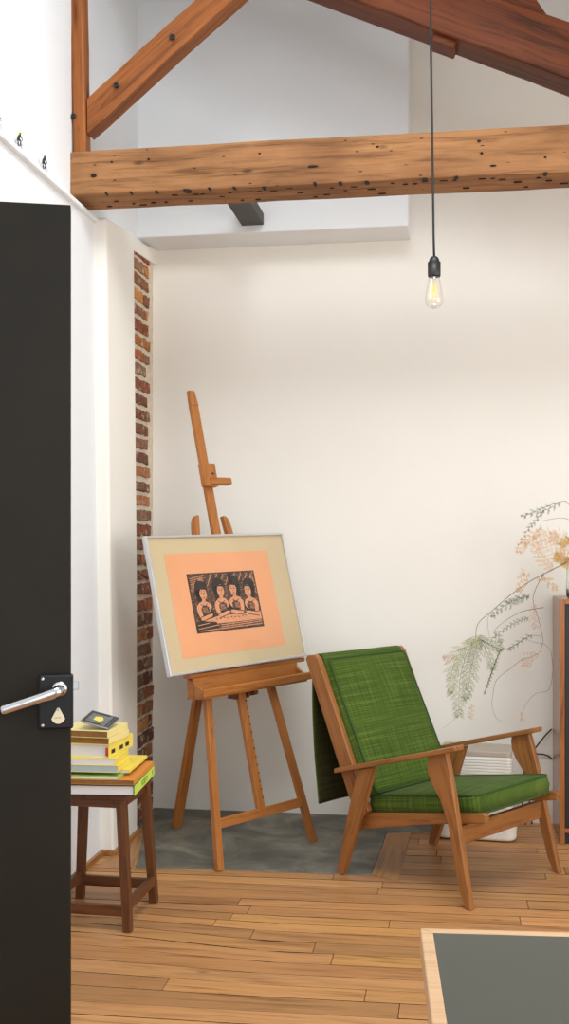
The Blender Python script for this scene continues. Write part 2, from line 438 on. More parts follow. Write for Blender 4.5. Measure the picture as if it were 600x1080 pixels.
def bricks():
    bm = BM(); tl = tone_layer(bm); rnd = random.Random(12)
    z = 0.01; row = 0
    pal = [(120, 66, 42), (142, 82, 50), (100, 60, 42), (112, 74, 54), (150, 96, 58), (112, 72, 52), (120, 88, 68), (168, 116, 66)]
    while z < 2.72:
        h = rnd.uniform(0.044, 0.055) if z > 1.0 else rnd.uniform(0.050, 0.060)
        cut = (5.235 if z > 1.5 else 5.29) + rnd.uniform(-0.025, 0.02)
        if row % 2: segs = [(4.88, 5.13 + rnd.uniform(-0.03, 0.03)), (0, cut)]
        else: segs = [(4.86, 5.20 + rnd.uniform(-0.05, 0.05)), (0, cut)]
        if rnd.random() < 0.3: segs = [(4.9, cut)]
        prev = None
        for a, b in segs:
            a = prev + rnd.uniform(0.010, 0.018) if prev else a
            prev = b
            if b - a < 0.025: continue
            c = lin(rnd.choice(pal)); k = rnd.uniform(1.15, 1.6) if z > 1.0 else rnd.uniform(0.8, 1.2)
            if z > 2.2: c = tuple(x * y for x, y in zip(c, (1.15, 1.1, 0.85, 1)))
            n0 = len(bm.faces)
            pts = []
            ny = max(2, int((b - a) / 0.03))
            for i in range(ny + 1): pts.append((a + (b - a) * i / ny, z + rnd.uniform(-0.004, 0.004)))
            for i in range(ny, -1, -1): pts.append((a + (b - a) * i / ny, z + h + rnd.uniform(-0.005, 0.004)))
            loft(bm, [(-1.51, y, q) for y, q in pts], [(-1.497 + rnd.uniform(-0.003, 0.003), y + rnd.uniform(-0.002, 0.002), q) for y, q in pts])
            bm.faces.ensure_lookup_table()
            for f in bm.faces[n0:]:
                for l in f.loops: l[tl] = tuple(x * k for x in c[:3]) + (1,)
        z += h + (rnd.uniform(0.018, 0.027) if z > 1.0 else rnd.uniform(0.012, 0.018)); row += 1
    struct('wall_left_brick', bm, 'brick', 'narrow strip of bare red brown brick in the left corner', 'brickwork', bevel=0.003)
bricks()

# back wall with the boxed-out loft face above
bm = BM(); box(bm, -1.66, 2.75, YB, YB + 0.14, -0.05, 4.7)
struct('wall_back', bm, 'cream', 'cream white plastered wall behind easel and armchair', 'wall')
bm = BM(); box(bm, -1.56, -0.215, 5.09, YB + 0.02, 2.81, 4.6)
struct('wall_back_loft', bm, 'wall', 'white boxed out wall face above the tie beam with flat underside', 'wall', bevel=0.006)
# right wall (out of frame) with the window the daylight comes through
bm = BM()
box(bm, 2.6, 2.75, -1.5, 1.0, -0.05, 3.0); box(bm, 2.6, 2.75, 3.4, YB + 0.1, -0.05, 3.0)
box(bm, 2.6, 2.75, 1.0, 3.4, -0.05, 0.5); box(bm, 2.6, 2.75, 1.0, 3.4, 2.6, 3.0)
struct('wall_right', bm, 'wall', 'white right wall with the tall daylight window', 'wall')

# sloping roof lining
def zr(x): return 3.52 - 0.4435 * (x - 0.417)
bm = BM()
prism_xz(bm, [(-1.7, zr(-1.7)), (2.8, zr(2.8)), (2.8, zr(2.8) + 0.08), (-1.7, zr(-1.7) + 0.08)], 3.1, YB + 0.12)
struct('ceiling', bm, 'wall', 'white sloping roof lining above the truss', 'ceiling')

# skirting strips on the left
for nm, a, b, lab in (('baseboard_left', [(-1.5, 2.6), (-1.5, 4.497)], 0.022, 'thin oak skirting strip along the white left wall'),
                      ('baseboard_pilaster', [(-1.444, 4.495), (-1.444, 4.87)], 0.022, 'thin oak skirting strip along the cream pilaster foot')):
    bm = BM(); (x, y0), (_, y1) = a
    prism_yz(bm, [(y0, 0.0), (y1, 0.0), (y1, 0.024), (y0, 0.024)], x, x + 0.016)
    if nm == 'baseboard_pilaster': box(bm, -1.5, -1.428, 4.481, 4.495, 0, 0.024)
    struct(nm, bm, 'trim', lab, 'skirting', bevel=0.004)

# ------------------------------------------------------------------ roof truss
def rough_beam(name, p, q, w, h, mat, label, seed, bev=0.008, n=26, cut=None):
    """hand hewn beam from p to q (centre line), w across Y, h across the other axis"""
    p, q = Vector(p), Vector(q); d = (q - p).normalized(); s = Vector((0, 1, 0)); u = s.cross(d).normalized() * -1
    if u.z < 0: u = -u
    bm = BM(); rings = []
    for i in range(n + 1):
        c = p.lerp(q, i / n); ring = []
        for a, b in ((-1, -1), (0, -1), (1, -1), (1, 0), (1, 1), (0, 1), (-1, 1), (-1, 0)):
            v = c + s * a * w / 2 + u * b * h / 2
            k = noise.noise_vector(Vector((v.x * 2.2 + seed, v.y * 6, v.z * 4))) * 0.004 + noise.noise_vector(Vector((v.x * 9 + seed, v.y * 15, v.z * 12))) * 0.002
            k = k - d * k.dot(d)
            ring.append(bm.verts.new(v + k))
        rings.append(ring)
    for A, B in zip(rings, rings[1:]):
        for k in range(8): bm.faces.new((A[k], A[(k + 1) % 8], B[(k + 1) % 8], B[k]))
    bm.faces.new(rings[0][::-1]); bm.faces.new(rings[-1])
    if cut is not None:
        r = bmesh.ops.bisect_plane(bm, geom=bm.verts[:] + bm.edges[:] + bm.faces[:], plane_co=(cut, 0, 0), plane_no=(1, 0, 0), clear_inner=True)
        bmesh.ops.holes_fill(bm, edges=[e for e in bm.edges if len(e.link_faces) == 1], sides=0)
    grain_uv(bm, d)
    return struct(name, bm, mat, label, 'beam', bevel=bev)

YT = 4.16
tb = rough_beam('tie_beam', (-1.525, YT + 0.10, 2.808), (2.6, YT + 0.10, 2.796), 0.20, 0.178, 'beam', 'heavy weathered horizontal tie beam full of wormholes', 3, n=60)
# dark knots, bolt holes and splits of the tie beam
bm = BM(); rnd = random.Random(4)
holes = [(99, 185, 9, 5), (118, 171, 3, 2), (157, 168, 3, 2.5), (274, 162, 3, 2), (330, 176, 14, 3), (398, 155, 5, 2.5), (505, 149, 5, 3), (395, 162, 0, 0),
         (112, 204, 3, 2.5), (138, 203, 3, 3), (165, 202, 3, 3), (197, 201, 12, 4), (221, 199, 5, 3), (247, 198, 4, 3), (278, 198, 5, 3), (332, 194, 5, 3),
         (359, 193, 5, 3), (387, 192, 6, 3), (448, 189, 7, 3), (481, 187, 5, 3), (508, 162, 4, 3), (520, 175, 8, 2), (575, 183, 6, 3), (575, 166, 3, 2)]
def ray_on_beam(px, py):
    th = R(8.9); f = 1150.0; a = (px - 300) / f; d = (574 - py) / f
    rx = a * math.cos(th) - math.sin(th); ry = a * math.sin(th) + math.cos(th)
    t = YT / ry; return rx * t, 1.331 + d * t, 1150.0 / t
for px, py, w, h in holes:
    if not w: continue
    x, z, k = ray_on_beam(px, py)
    pts = []
    for i in range(9):
        a = 2 * PI * i / 9; r = rnd.uniform(0.75, 1.1)
        pts.append((x + math.cos(a) * w / k * 0.42 * r, z + math.sin(a) * h / k * 0.42 * r))
    prism_xz(bm, pts, YT - 0.006, YT + 0.02)
for k in range(46):
    x = -1.40 + 0.046 * k + rnd.uniform(-0.015, 0.015); yy = YT + rnd.choice((0.03, 0.05, 0.09, 0.13, 0.15)); L = rnd.uniform(0.012, 0.034)
    zb = 2.808 - 0.089 - 0.0029 * (x + 1.5)
    prism_xy(bm, [(x, yy), (x + L * 0.5, yy - 0.0022), (x + L, yy), (x + L * 0.5, yy + 0.0022)], zb - 0.004, zb + 0.01)
obj('knot_hole', bm, 'subfloor', parent=tb)
pst = rough_beam('truss_post', (-1.480, YT + 0.045, 2.885), (-1.516, YT + 0.045, 4.40), 0.07, 0.054, 'brace', 'narrow upright truss post against the left wall', 9, n=14)
br = rough_beam('truss_brace', (-1.56, YT + 0.06, 2.952), (-0.42, YT + 0.06, 3.885), 0.085, 0.106, 'brace', 'diagonal reddish timber brace rising from the post', 15, n=24, cut=-1.452)
rf = rough_beam('roof_rafter', (-1.25, YT + 0.08, 3.904), (1.30, YT + 0.08, 2.773), 0.16, 0.196, 'rafter', 'dark varnished rafter sloping down to the right', 21, n=36)
bm = BM(); d = Vector((0.932, 0, -0.412)).normalized()
stick(bm, (-0.085, YT + 0.08, 3.27), (0.002, YT + 0.08, 3.232), 0.1, 0.04, (0, 1, 0))
obj('notch_block', bm, 'rafter', parent=rf, bevel=0.006)
bm = BM()
def rtop(x): return 3.904 - 0.4435 * (x + 1.25) + 0.098 / math.cos(math.atan(0.4435))
prism_xz(bm, [(-1.25, rtop(-1.25) - 0.01), (0.345, rtop(0.345) - 0.006), (0.30, rtop(0.30) + 0.045), (0.22, rtop(0.22) + 0.085), (-1.25, rtop(-1.25) + 0.085)], YT + 0.005, YT + 0.15)
grain_uv(bm, d)
obj('shoulder_piece', bm, 'rafter', parent=rf, bevel=0.012)
for par, px, py, yy in ((br, 122, 89, YT), (pst, 77, 122, YT), (br, 181, 38, YT)):
    x, z, k = ray_on_beam(px, py)
    bm = BM(); lathe(bm, [(0.011, -0.004), (0.011, 0.006), (0.006, 0.007), (0.006, 0.0)], (x, YT + 0.008, z), 12, mtx=Matrix.Rotation(PI / 2, 3, 'X'))
    o = obj('bolt_head', bm, 'black', parent=par)
bm = BM()
prism_xy(bm, [(-1.003, 4.33), (-0.897, 4.33), (-0.897, 5.10), (-1.003, 5.10)], 2.845, 2.90)
box(bm, -1.003, -0.86, 4.335, 4.36, 2.80, 2.93)
struct('steel_strut', bm, 'steel', 'dark grey steel strut between tie beam and boxed wall', 'strut', bevel=0.003)

# ------------------------------------------------------------------ black door (open, in the foreground)
dang = math.atan2(0.317, 0.948)
dr = thing('door_1', 'open black painted door at the left edge with steel lever handle', 'door', (-0.798, 2.193, 0), dang, kind='structure')
bm = BM(); box(bm, -0.70, 0.0, 0.0, 0.042, 0.012, 2.044)
obj('door_leaf', bm, 'door', dr, bevel=0.002)
bm = BM(); box(bm, -0.064, 0.006, -0.026, 0.0, 0.948, 1.060)
lk = obj('lock_case', bm, 'lock', dr, bevel=0.004, seg=3)
bm = BM(); box(bm, 0.004, 0.017, -0.02, -0.008, 1.028, 1.045)
obj('latch_bolt', bm, 'chrome', lk, bevel=0.001)
bm = BM()
tube(bm, catmull([(-0.022, -0.02, 1.031), (-0.022, -0.045, 1.031), (-0.025, -0.058, 1.030), (-0.034, -0.064, 1.027), (-0.06, -0.066, 1.0185), (-0.10, -0.066, 1.006), (-0.135, -0.066, 0.995)], 5), 0.0115, 14)
lathe(bm, [(0.016, 0), (0.016, 0.004), (0.012, 0.006)], (-0.022, -0.026, 1.031), 16, mtx=Matrix.Rotation(PI / 2, 3, 'X'))
obj('lever_handle', bm, 'chrome', lk)
bm = BM()
pts = [(-0.0265, 0.992), (-0.0225, 0.992)] + [(-0.0245 + 0.0158 * math.sin(a), 0.9785 - 0.0195 * math.cos(a) + 0.0) for a in [R(62) - R(124) * i / 10 for i in range(11)]]
prism_xz(bm, pts, -0.030, -0.026)
es = obj('escutcheon', bm, 'ivory', lk, bevel=0.0008)
bm = BM()
lathe(bm, [(0.002, 0), (0.002, 0.0015), (0.001, 0.002)], (-0.0245, -0.030, 0.9885), 10, mtx=Matrix.Rotation(PI / 2, 3, 'X'))
for i in range(5): box(bm, -0.031 + i * 0.0026, -0.0295 + i * 0.0026, -0.0305, -0.0299, 0.9705, 0.9735)
obj('engraving', bm, 'beige_plastic', es)
for zz in (1.052, 0.956):
    bm = BM(); lathe(bm, [(0.0035, 0), (0.0035, 0.001), (0.002, 0.0022)], (-0.056, -0.026, zz), 12, mtx=Matrix.Rotation(PI / 2, 3, 'X'))
    obj('screw', bm, 'chrome', lk)
for zz in (0.25, 1.8):
    bm = BM(); tube(bm, [(-0.705, 0.03, zz), (-0.705, 0.03, zz + 0.1)], 0.008, 10); obj('hinge', bm, 'steel', dr)

# ------------------------------------------------------------------ armchair
ch = thing('armchair', 'wooden framed armchair with green woven cushions and sloping arms', 'armchair', (-0.031, 4.47, 0), R(-35.2))
FL = [(0.14, 0.548), (0.215, 0.560), (0.232, 0.50), (0.254, 0.405), (0.284, 0.25), (0.335, 0.0), (0.310, 0.0), (0.283, 0.06), (0.228, 0.30), (0.190, 0.385), (0.152, 0.435), (0.134, 0.475), (0.132, 0.512)]
RL = [(-0.205, 0.435), (-0.120, 0.458), (-0.178, 0.28), (-0.282, 0.0), (-0.318, 0.0), (-0.270, 0.19), (-0.262, 0.23), (-0.245, 0.29)]
BP = [(-0.515, 0.850), (-0.505, 0.866), (-0.460, 0.872), (-0.440, 0.855), (-0.247, 0.43), (-0.172, 0.27), (-0.215, 0.235), (-0.275, 0.31)]
for s in (-1, 1):
    y0, y1 = s * 0.296, s * 0.324
    bm = BM(); prism_xz(bm, [(u - (0.024 if s > 0 else -0.006) * w / 0.55, w) for u, w in FL], min(y0, y1), max(y0, y1)); obj('leg', bm, 'chairwood', ch, bevel=0.004, grain=(0.3, 0, -1))
    bm = BM(); prism_xz(bm, RL, min(y0, y1), max(y0, y1)); obj('leg', bm, 'chairwood', ch, bevel=0.004, grain=(0.35, 0, 1))
    y0, y1 = s * 0.266, s * 0.295
    bm = BM(); prism_xz(bm, BP, min(y0, y1), max(y0, y1)); obj('back_post', bm, 'chairwood', ch, bevel=0.006, seg=3, grain=(-0.43, 0, 1))
    # arm: flat board, wide at the front, sloping up
    bm = BM(); top = []; low = []
    ue = 0.232 if s > 0 else 0.275
    for u, a, b in ((-0.325, 0.285, 0.330), (-0.20, 0.282, 0.338), (0.0, 0.278, 0.343), (0.14, 0.274, 0.348), (ue - 0.02, 0.274, 0.348), (ue, 0.279, 0.343)):
        w = 0.425 + (u + 0.32) * 0.280
        top.append((u, a * s, w)); low.append((u, b * s, w))
    loop = top + low[::-1]
    loft(bm, [(x, y, z - 0.020) for x, y, z in loop], [(x, y, z) for x, y, z in loop])
    obj('arm', bm, 'chairwood', ch, bevel=0.005, seg=3, grain=(1, 0, 0.28))
    # side rail
    y0, y1 = s * 0.240, s * 0.266
    bm = BM(); prism_xz(bm, [(-0.275, 0.172), (-0.275, 0.243), (0.345, 0.345), (0.360, 0.338), (0.356, 0.310), (0.10, 0.262)], min(y0, y1), max(y0, y1))
    obj('side_rail', bm, 'chairwood', ch, bevel=0.004, grain=(1, 0, 0.16))
bm = BM(); box(bm, 0.232, 0.256, -0.297, 0.297, 0.212, 0.282); obj('front_stretcher', bm, 'chairwood', ch, bevel=0.003)
bm = BM(); box(bm, -0.262, -0.240, -0.297, 0.297, 0.195, 0.245); obj('rear_stretcher', bm, 'chairwood', ch, bevel=0.003)
bm = BM(); stick(bm, (-0.468, -0.267, 0.838), (-0.468, 0.267, 0.838), 0.045, 0.020, (-0.43, 0, 0.9)); obj('top_rail', bm, 'chairwood', ch, bevel=0.004)
for k in range(4):
    t = 0.18 + 0.19 * k; bm = BM()
    stick(bm, (-0.225 - 0.232 * t, -0.267, 0.31 + 0.54 * t), (-0.225 - 0.232 * t, 0.267, 0.31 + 0.54 * t), 0.03, 0.012, (-0.43, 0, 0.9)); obj('back_slat', bm, 'chairwood', ch, bevel=0.002)
for k in range(4):
    u = -0.14 + 0.125 * k; bm = BM(); box(bm, u - 0.02, u + 0.02, -0.241, 0.241, 0.236 + (u + 0.2) * 0.16, 0.246 + (u + 0.2) * 0.16); obj('seat_slat', bm, 'chairwood', ch, bevel=0.002)

def cushion(name, frame, L, W, T, parent, dome=0.012, corner=0.05, wave=0.0, seed=0, frontdrop=0.0):
    """boxed cushion: frame = (origin, ex, ey, ez); L along ex, W along ey, T along ez (ez = good face)"""
    o, ex, ey, ez = [Vector(v) for v in frame]
    ex.normalize(); ey.normalize(); ez.normalize()
    NX, NY = 26, 24
    bm = BM(); uv = bm.loops.layers.uv.verify()
    def planform(i, j):
        a = -1 + 2 * i / NX; b = -1 + 2 * j / NY
        x, y = a * L / 2, b * W / 2
        # rounded plan corners
        dx, dy = max(0, abs(x) - (L / 2 - corner)), max(0, abs(y) - (W / 2 - corner))
        r = math.hypot(dx, dy)
        if dx > 0 and dy > 0 and r > 0:
            m = max(dx, dy); k = m / r
            x = math.copysign(L / 2 - corner + dx * k, x); y = math.copysign(W / 2 - corner + dy * k, y)
        return a, b, x, y
    def pt(i, j, side):
        a, b, x, y = planform(i, j)
        e = (1 - a ** 4) * (1 - b ** 4)
        edge = max(abs(a), abs(b))
        z = T / 2 + dome * e
        if side > 0: z += 0.004 * math.sin(7 * x + seed) * math.sin(6 * y + 2 * seed) * e * (1 + wave)
        else: z = T / 2 + dome * 0.3 * e
        z -= frontdrop * max(0, a) ** 4
        p = o + ex * x + ey * y + ez * (z if side > 0 else -z)
        return p, (x, y)
    up = [[None] * (NY + 1) for _ in range(NX + 1)]; dn = [[None] * (NY + 1) for _ in range(NX + 1)]; U = {}
    for i in range(NX + 1):
        for j in range(NY + 1):
            p, q = pt(i, j, 1); up[i][j] = bm.verts.new(p); U[up[i][j]] = q
            p, q = pt(i, j, -1); dn[i][j] = bm.verts.new(p); U[dn[i][j]] = q
    for i in range(NX):
        for j in range(NY):
            bm.faces.new((up[i][j], up[i + 1][j], up[i + 1][j + 1], up[i][j + 1]))
            bm.faces.new((dn[i][j], dn[i][j + 1], dn[i + 1][j + 1], dn[i + 1][j]))
    ring = [(i, 0) for i in range(NX)] + [(NX, j) for j in range(NY)] + [(i, NY) for i in range(NX, 0, -1)] + [(0, j) for j in range(NY, 0, -1)]
    n = len(ring); mids = []
    cen = o
    for (i, j) in ring:
        c = (up[i][j].co + dn[i][j].co) / 2; out = (c - cen); out -= ez * out.dot(ez)
        mv = bm.verts.new(c + out.normalized() * 0.008); mids.append(mv); U[mv] = (U[up[i][j]][0], U[up[i][j]][1] + T / 2)
    for k in range(n):
        (i, j), (i2, j2) = ring[k], ring[(k + 1) % n]
        bm.faces.new((up[i][j], up[i2][j2], mids[(k + 1) % n], mids[k]))
        bm.faces.new((mids[k], mids[(k + 1) % n], dn[i2][j2], dn[i][j]))
    for f in bm.faces:
        for l in f.loops: l[uv].uv = U[l.vert]
    edge_up = [up[i][j].co.copy() for i, j in ring]; edge_dn = [dn[i][j].co.copy() for i, j in ring]
    ob = obj(name, bm, 'green', parent, smooth=True)
    bm = BM()
    for ed in (edge_up, edge_dn): tube(bm, ed + [ed[0]], 0.0042, 6, caps=False)
    obj('piping', bm, 'piping', ob)
    return ob
# seat cushion rests on the sloping rails
sdir = Vector((1, 0, 0.158)).normalized(); sup = Vector((-0.158, 0, 1)).normalized()
cushion('seat_cushion', (Vector((0.060, 0, 0.3256)) + sup * 0.003, sdir, (0, 1, 0), sup), 0.525, 0.515, 0.070, ch, 0.010, 0.028, 0.5, 1.0)
bdir = Vector((-0.44, 0, 0.90)).normalized(); bup = Vector((0.90, 0, 0.44)).normalized()
cushion('back_cushion', (Vector((-0.3105, -0.008, 0.585)) - bup * 0.008, bdir, (0, 1, 0), bup), 0.575, 0.505, 0.070, ch, 0.012, 0.022, 0.5, 2.2)
# fabric cover turned over the top rail and hanging behind
def cover():
    prof = [(-0.425, 0.805), (-0.437, 0.845), (-0.452, 0.866), (-0.475, 0.869), (-0.492, 0.856), (-0.500, 0.82), (-0.503, 0.75), (-0.503, 0.65), (-0.498, 0.55), (-0.491, 0.45), (-0.480, 0.35), (-0.468, 0.245)]
    C = catmull([(u, 0, w) for u, w in prof], 4)
    bm = BM(); uv = bm.loops.layers.uv.verify(); NV = 18; g = []; th = 0.007
    for k, p in enumerate(C):
        d = (C[min(k + 1, len(C) - 1)] - C[max(k - 1, 0)]).normalized(); nrm = Vector((-d.z, 0, d.x)) * -1
        row = []
        for j in range(NV + 1):
            v = -0.262 + 0.524 * j / NV; fall = k / (len(C) - 1)
            q = p + Vector((0, v, 0)) + Vector((1, 0, 0)) * 0.008 * math.sin(v * 17 + 1) * fall + Vector((0, 0, 1)) * (0.010 * math.sin(v * 9 + 0.5) - 0.012 * (v / 0.26) ** 2 * -1) * max(0, fall - 0.7)
            row.append((bm.verts.new(q + nrm * th / 2), bm.verts.new(q - nrm * th / 2)))
        g.append(row)
    for k in range(len(C) - 1):
        for j in range(NV):
            a, b, c, d = g[k][j], g[k][j + 1], g[k + 1][j + 1], g[k + 1][j]
            f = bm.faces.new((a[0], b[0], c[0], d[0])); f.material_index = 0
            f = bm.faces.new((a[1], d[1], c[1], b[1])); f.material_index = 1
        for j in (0, NV):
            a, d = g[k][j], g[k + 1][j]; bm.faces.new((a[0], d[0], d[1], a[1]))
    for k in (0, len(C) - 1):
        for j in range(NV):
            a, b = g[k][j], g[k][j + 1]; bm.faces.new((a[0], a[1], b[1], b[0]))
    for f in bm.faces:
        f.smooth = True
        for l in f.loops: l[uv].uv = (l.vert.co.z, l.vert.co.y)
    o = obj('back_cover', bm, ['green', 'olive'], ch); o['label'] = 'olive backed green cloth hanging behind the chair'
cover()

# ------------------------------------------------------------------ easel
ez = thing('easel', 'orange wooden studio easel on the grey slab holding a framed print', 'easel', (-0.787, 4.59, 0), R(-33.4))
K = 0.25   # lean: u = -K z
def leanp(v, z, off=0.0): return Vector((-K * z + off, v, z))
for s in (-1, 1):
    bm = BM(); a, b = leanp(0.293 * s, 0.0), leanp(0.100 * s, 1.40)
    stick(bm, a, b, 0.034, 0.024, (0, 1, 0))
    d = (b - a).normalized(); sd = Vector((0, 1, 0)); sd = (sd - d * sd.dot(d)).normalized(); nn = d.cross(sd)
    # rounded shoulder on the outer side of the tip
    tip = [b + sd * (-s * -0.017) , b + sd * (s * -0.017), b + sd * (s * -0.017) + d * 0.062, b + sd * (s * -0.004) + d * 0.060, b + sd * (s * 0.008) + d * 0.048, b + sd * (s * 0.015) + d * 0.026]
    tip = [b + sd * (s * 0.017), b - sd * (s * 0.017), b - sd * (s * 0.017) + d * 0.062, b - sd * (s * 0.004) + d * 0.060, b + sd * (s * 0.008) + d * 0.048, b + sd * (s * 0.015) + d * 0.026]
    loft(bm, [p - nn * 0.012 for p in tip], [p + nn * 0.012 for p in tip])
    bmesh.ops.remove_doubles(bm, verts=bm.verts[:], dist=0.0005)
    obj('leg', bm, 'easel', ez, bevel=0.002, grain=d)
bm = BM(); stick(bm, leanp(-0.272, 0.178), leanp(0.272, 0.178), 0.040, 0.02, (-K, 0, 1)); obj('crossbar', bm, 'easel', ez, bevel=0.002)
# rear leg
bm = BM(); stick(bm, (-0.635, 0.045, 0.0), (-0.325, 0.015, 1.20), 0.046, 0.026, (0, 1, 0)); obj('leg', bm, 'easel', ez, bevel=0.003, grain=(0.3, 0, 1.2))
bm = BM(); stick(bm, leanp(-0.17, 1.2, -0.022), leanp(0.17, 1.2, -0.022), 0.05, 0.02, (-K, 0, 1)); obj('hinge_bar', bm, 'easel', ez, bevel=0.002)
# mast: lower ratchet bar and upper slider
bm = BM(); stick(bm, leanp(0, 0.165), leanp(0, 1.10), 0.040, 0.022, (0, 1, 0))
ms = obj('mast', bm, 'easel', ez, bevel=0.002)
bm = BM(); stick(bm, leanp(0.0, 1.02, 0.024), leanp(-0.004, 1.960, 0.024), 0.044, 0.022, (0, 1, 0))
stick(bm, leanp(-0.004, 1.9595, 0.026), leanp(-0.005, 2.030, 0.022), 0.045, 0.024, (0, 1, 0), w2=0.036, t2=0.018)
obj('mast_slider', bm, 'easel', ez, bevel=0.003)
for k in range(13):
    bm = BM(); z = 0.24 + 0.034 * k; c = leanp(0.0155, z, 0.0100)
    stick(bm, c - Vector((0, 0.0042, 0.001)), c + Vector((0, 0.0042, 0.001)), 0.008, 0.0035, (-K, 0, 1)); obj('ratchet_notch', bm, 'stool', ms)
# top clamp with peg
bm = BM(); stick(bm, leanp(-0.012, 1.588, 0.05), leanp(-0.012, 1.692, 0.05), 0.082, 0.028, (0, 1, 0))
cl = obj('top_clamp', bm, 'easel', ez, bevel=0.003)
bm = BM(); stick(bm, leanp(-0.02, 1.612, 0.055), leanp(0.110, 1.616, 0.055), 0.030, 0.034, (-K, 0, 1)); obj('clamp_peg', bm, 'easel', cl, bevel=0.003)
bm = BM(); lathe(bm, [(0.006, 0), (0.006, 0.004), (0.003, 0.004)], leanp(0.004, 1.648, 0.062), 10, mtx=Matrix.Rotation(PI / 2, 3, 'Y')); obj('peg_hole', bm, 'black', cl)
# tray: box under the picture shelf
RT = R(1.4)
tr = bpy.data.objects.new('tray', None); COL.objects.link(tr); tr.parent = ez; tr.location = (0, 0.02, 0.74); tr.rotation_euler = (RT, 0, 0)
bm = BM()
y0, y1 = -0.305, 0.345
prism_xz(bm, [(-0.168, -0.050), (-0.156, -0.050), (-0.162, 0.040), (-0.174, 0.040)], y0, y1)      # back board
prism_xz(bm, [(-0.205, -0.055), (-0.100, -0.045), (-0.100, -0.033), (-0.205, -0.043)], y0, y1)   # floor of tray
obj('tray_box', bm, 'easel', tr, bevel=0.002)
bm = BM(); box(bm, -0.112, -0.094, y0 - 0.005, y1 + 0.035, -0.038, -0.004); obj('tray_lip', bm, 'easel', tr, bevel=0.005, seg=3)
for yy in (y0, y1 - 0.014):
    bm = BM(); prism_xz(bm, [(-0.200, -0.048), (-0.106, -0.040), (-0.106, -0.010), (-0.205, 0.038)], yy, yy + 0.014); obj('tray_end', bm, 'easel', tr, bevel=0.002)
bm = BM(); box(bm, -0.212, -0.160, y0 - 0.015, y1 + 0.055, 0.036, 0.054); obj('picture_shelf', bm, 'easel', tr, bevel=0.004, seg=3)
bm = BM(); box(bm, -0.215, -0.165, -0.035, 0.055, 0.655, 0.690); box(bm, -0.168, -0.15, 0.03, 0.07, 0.665, 0.695)
lathe(bm, [(0.012, 0), (0.014, 0.012), (0.011, 0.03), (0.004, 0.034)], (-0.16, 0.062, 0.682), 12, mtx=Matrix.Rotation(PI / 2, 3, 'Y'))
obj('ratchet_block', bm, 'stool', ez, bevel=0.003)

# ------------------------------------------------------------------ framed print on the easel
tilt = R(14)
pic = thing('framed_print', 'silver framed woodcut print on salmon paper standing on the easel', 'picture', (0, 0, 0))
th = R(-33.4)
def eu(u, v, z): return Vector((-0.787 + u * math.cos(th) - v * math.sin(th), 4.59 + u * math.sin(th) + v * math.cos(th), z))
# local axes of the picture: x = across (v), y = up the face, z = out of the face
ax = Vector((-math.sin(th), math.cos(th), 0)); fu = Vector((math.cos(th), math.sin(th), 0))
ay = -fu * math.sin(tilt) + Vector((0, 0, 1)) * math.cos(tilt); az = fu * math.cos(tilt) + Vector((0, 0, 1)) * math.sin(tilt)
MW = Matrix((ax, ay, az)).transposed().to_4x4() @ Matrix.Rotation(RT, 4, 'Z')
MW.translation = eu(-0.168, -0.004, 0.796)
pic.matrix_world = MW
PW, PH, FB = 0.852, 0.592, 0.010
def rect(bm, x0, x1, y0, y1, z0, z1, mi=0): return box(bm, x0, x1, y0, y1, z0, z1, mi)
bm = BM(); h = PW / 2
def framepiece(pts): prism_xy(bm, pts, 0.0, 0.024)
framepiece([(-h, 0), (h, 0), (h - FB, FB), (-h + FB, FB)]); framepiece([(-h, PH), (-h + FB, PH - FB), (h - FB, PH - FB), (h, PH)])
framepiece([(-h, 0), (-h + FB, FB), (-h + FB, PH - FB), (-h, PH)]); framepiece([(h, 0), (h, PH), (h - FB, PH - FB), (h - FB, FB)])
obj('frame', bm, 'alu', pic, bevel=0.0015)
bm = BM(); rect(bm, -h + FB, h - FB, FB, PH - FB, 0.002, 0.006); obj('backing_board', bm, 'backing', pic)
bm = BM(); rect(bm, -h + FB, h - FB, FB, PH - FB, 0.0062, 0.0125); obj('mount', bm, 'mount', pic)
PX0, PX1, PY0, PY1 = -0.333, 0.303, 0.066, 0.512
bm = BM(); rect(bm, PX0, PX1, PY0, PY1, 0.0126, 0.0132); pp = obj('print_sheet', bm, 'paper', pic)
WX0, WX1, WY0, WY1 = -0.227, 0.187, 0.163, 0.422
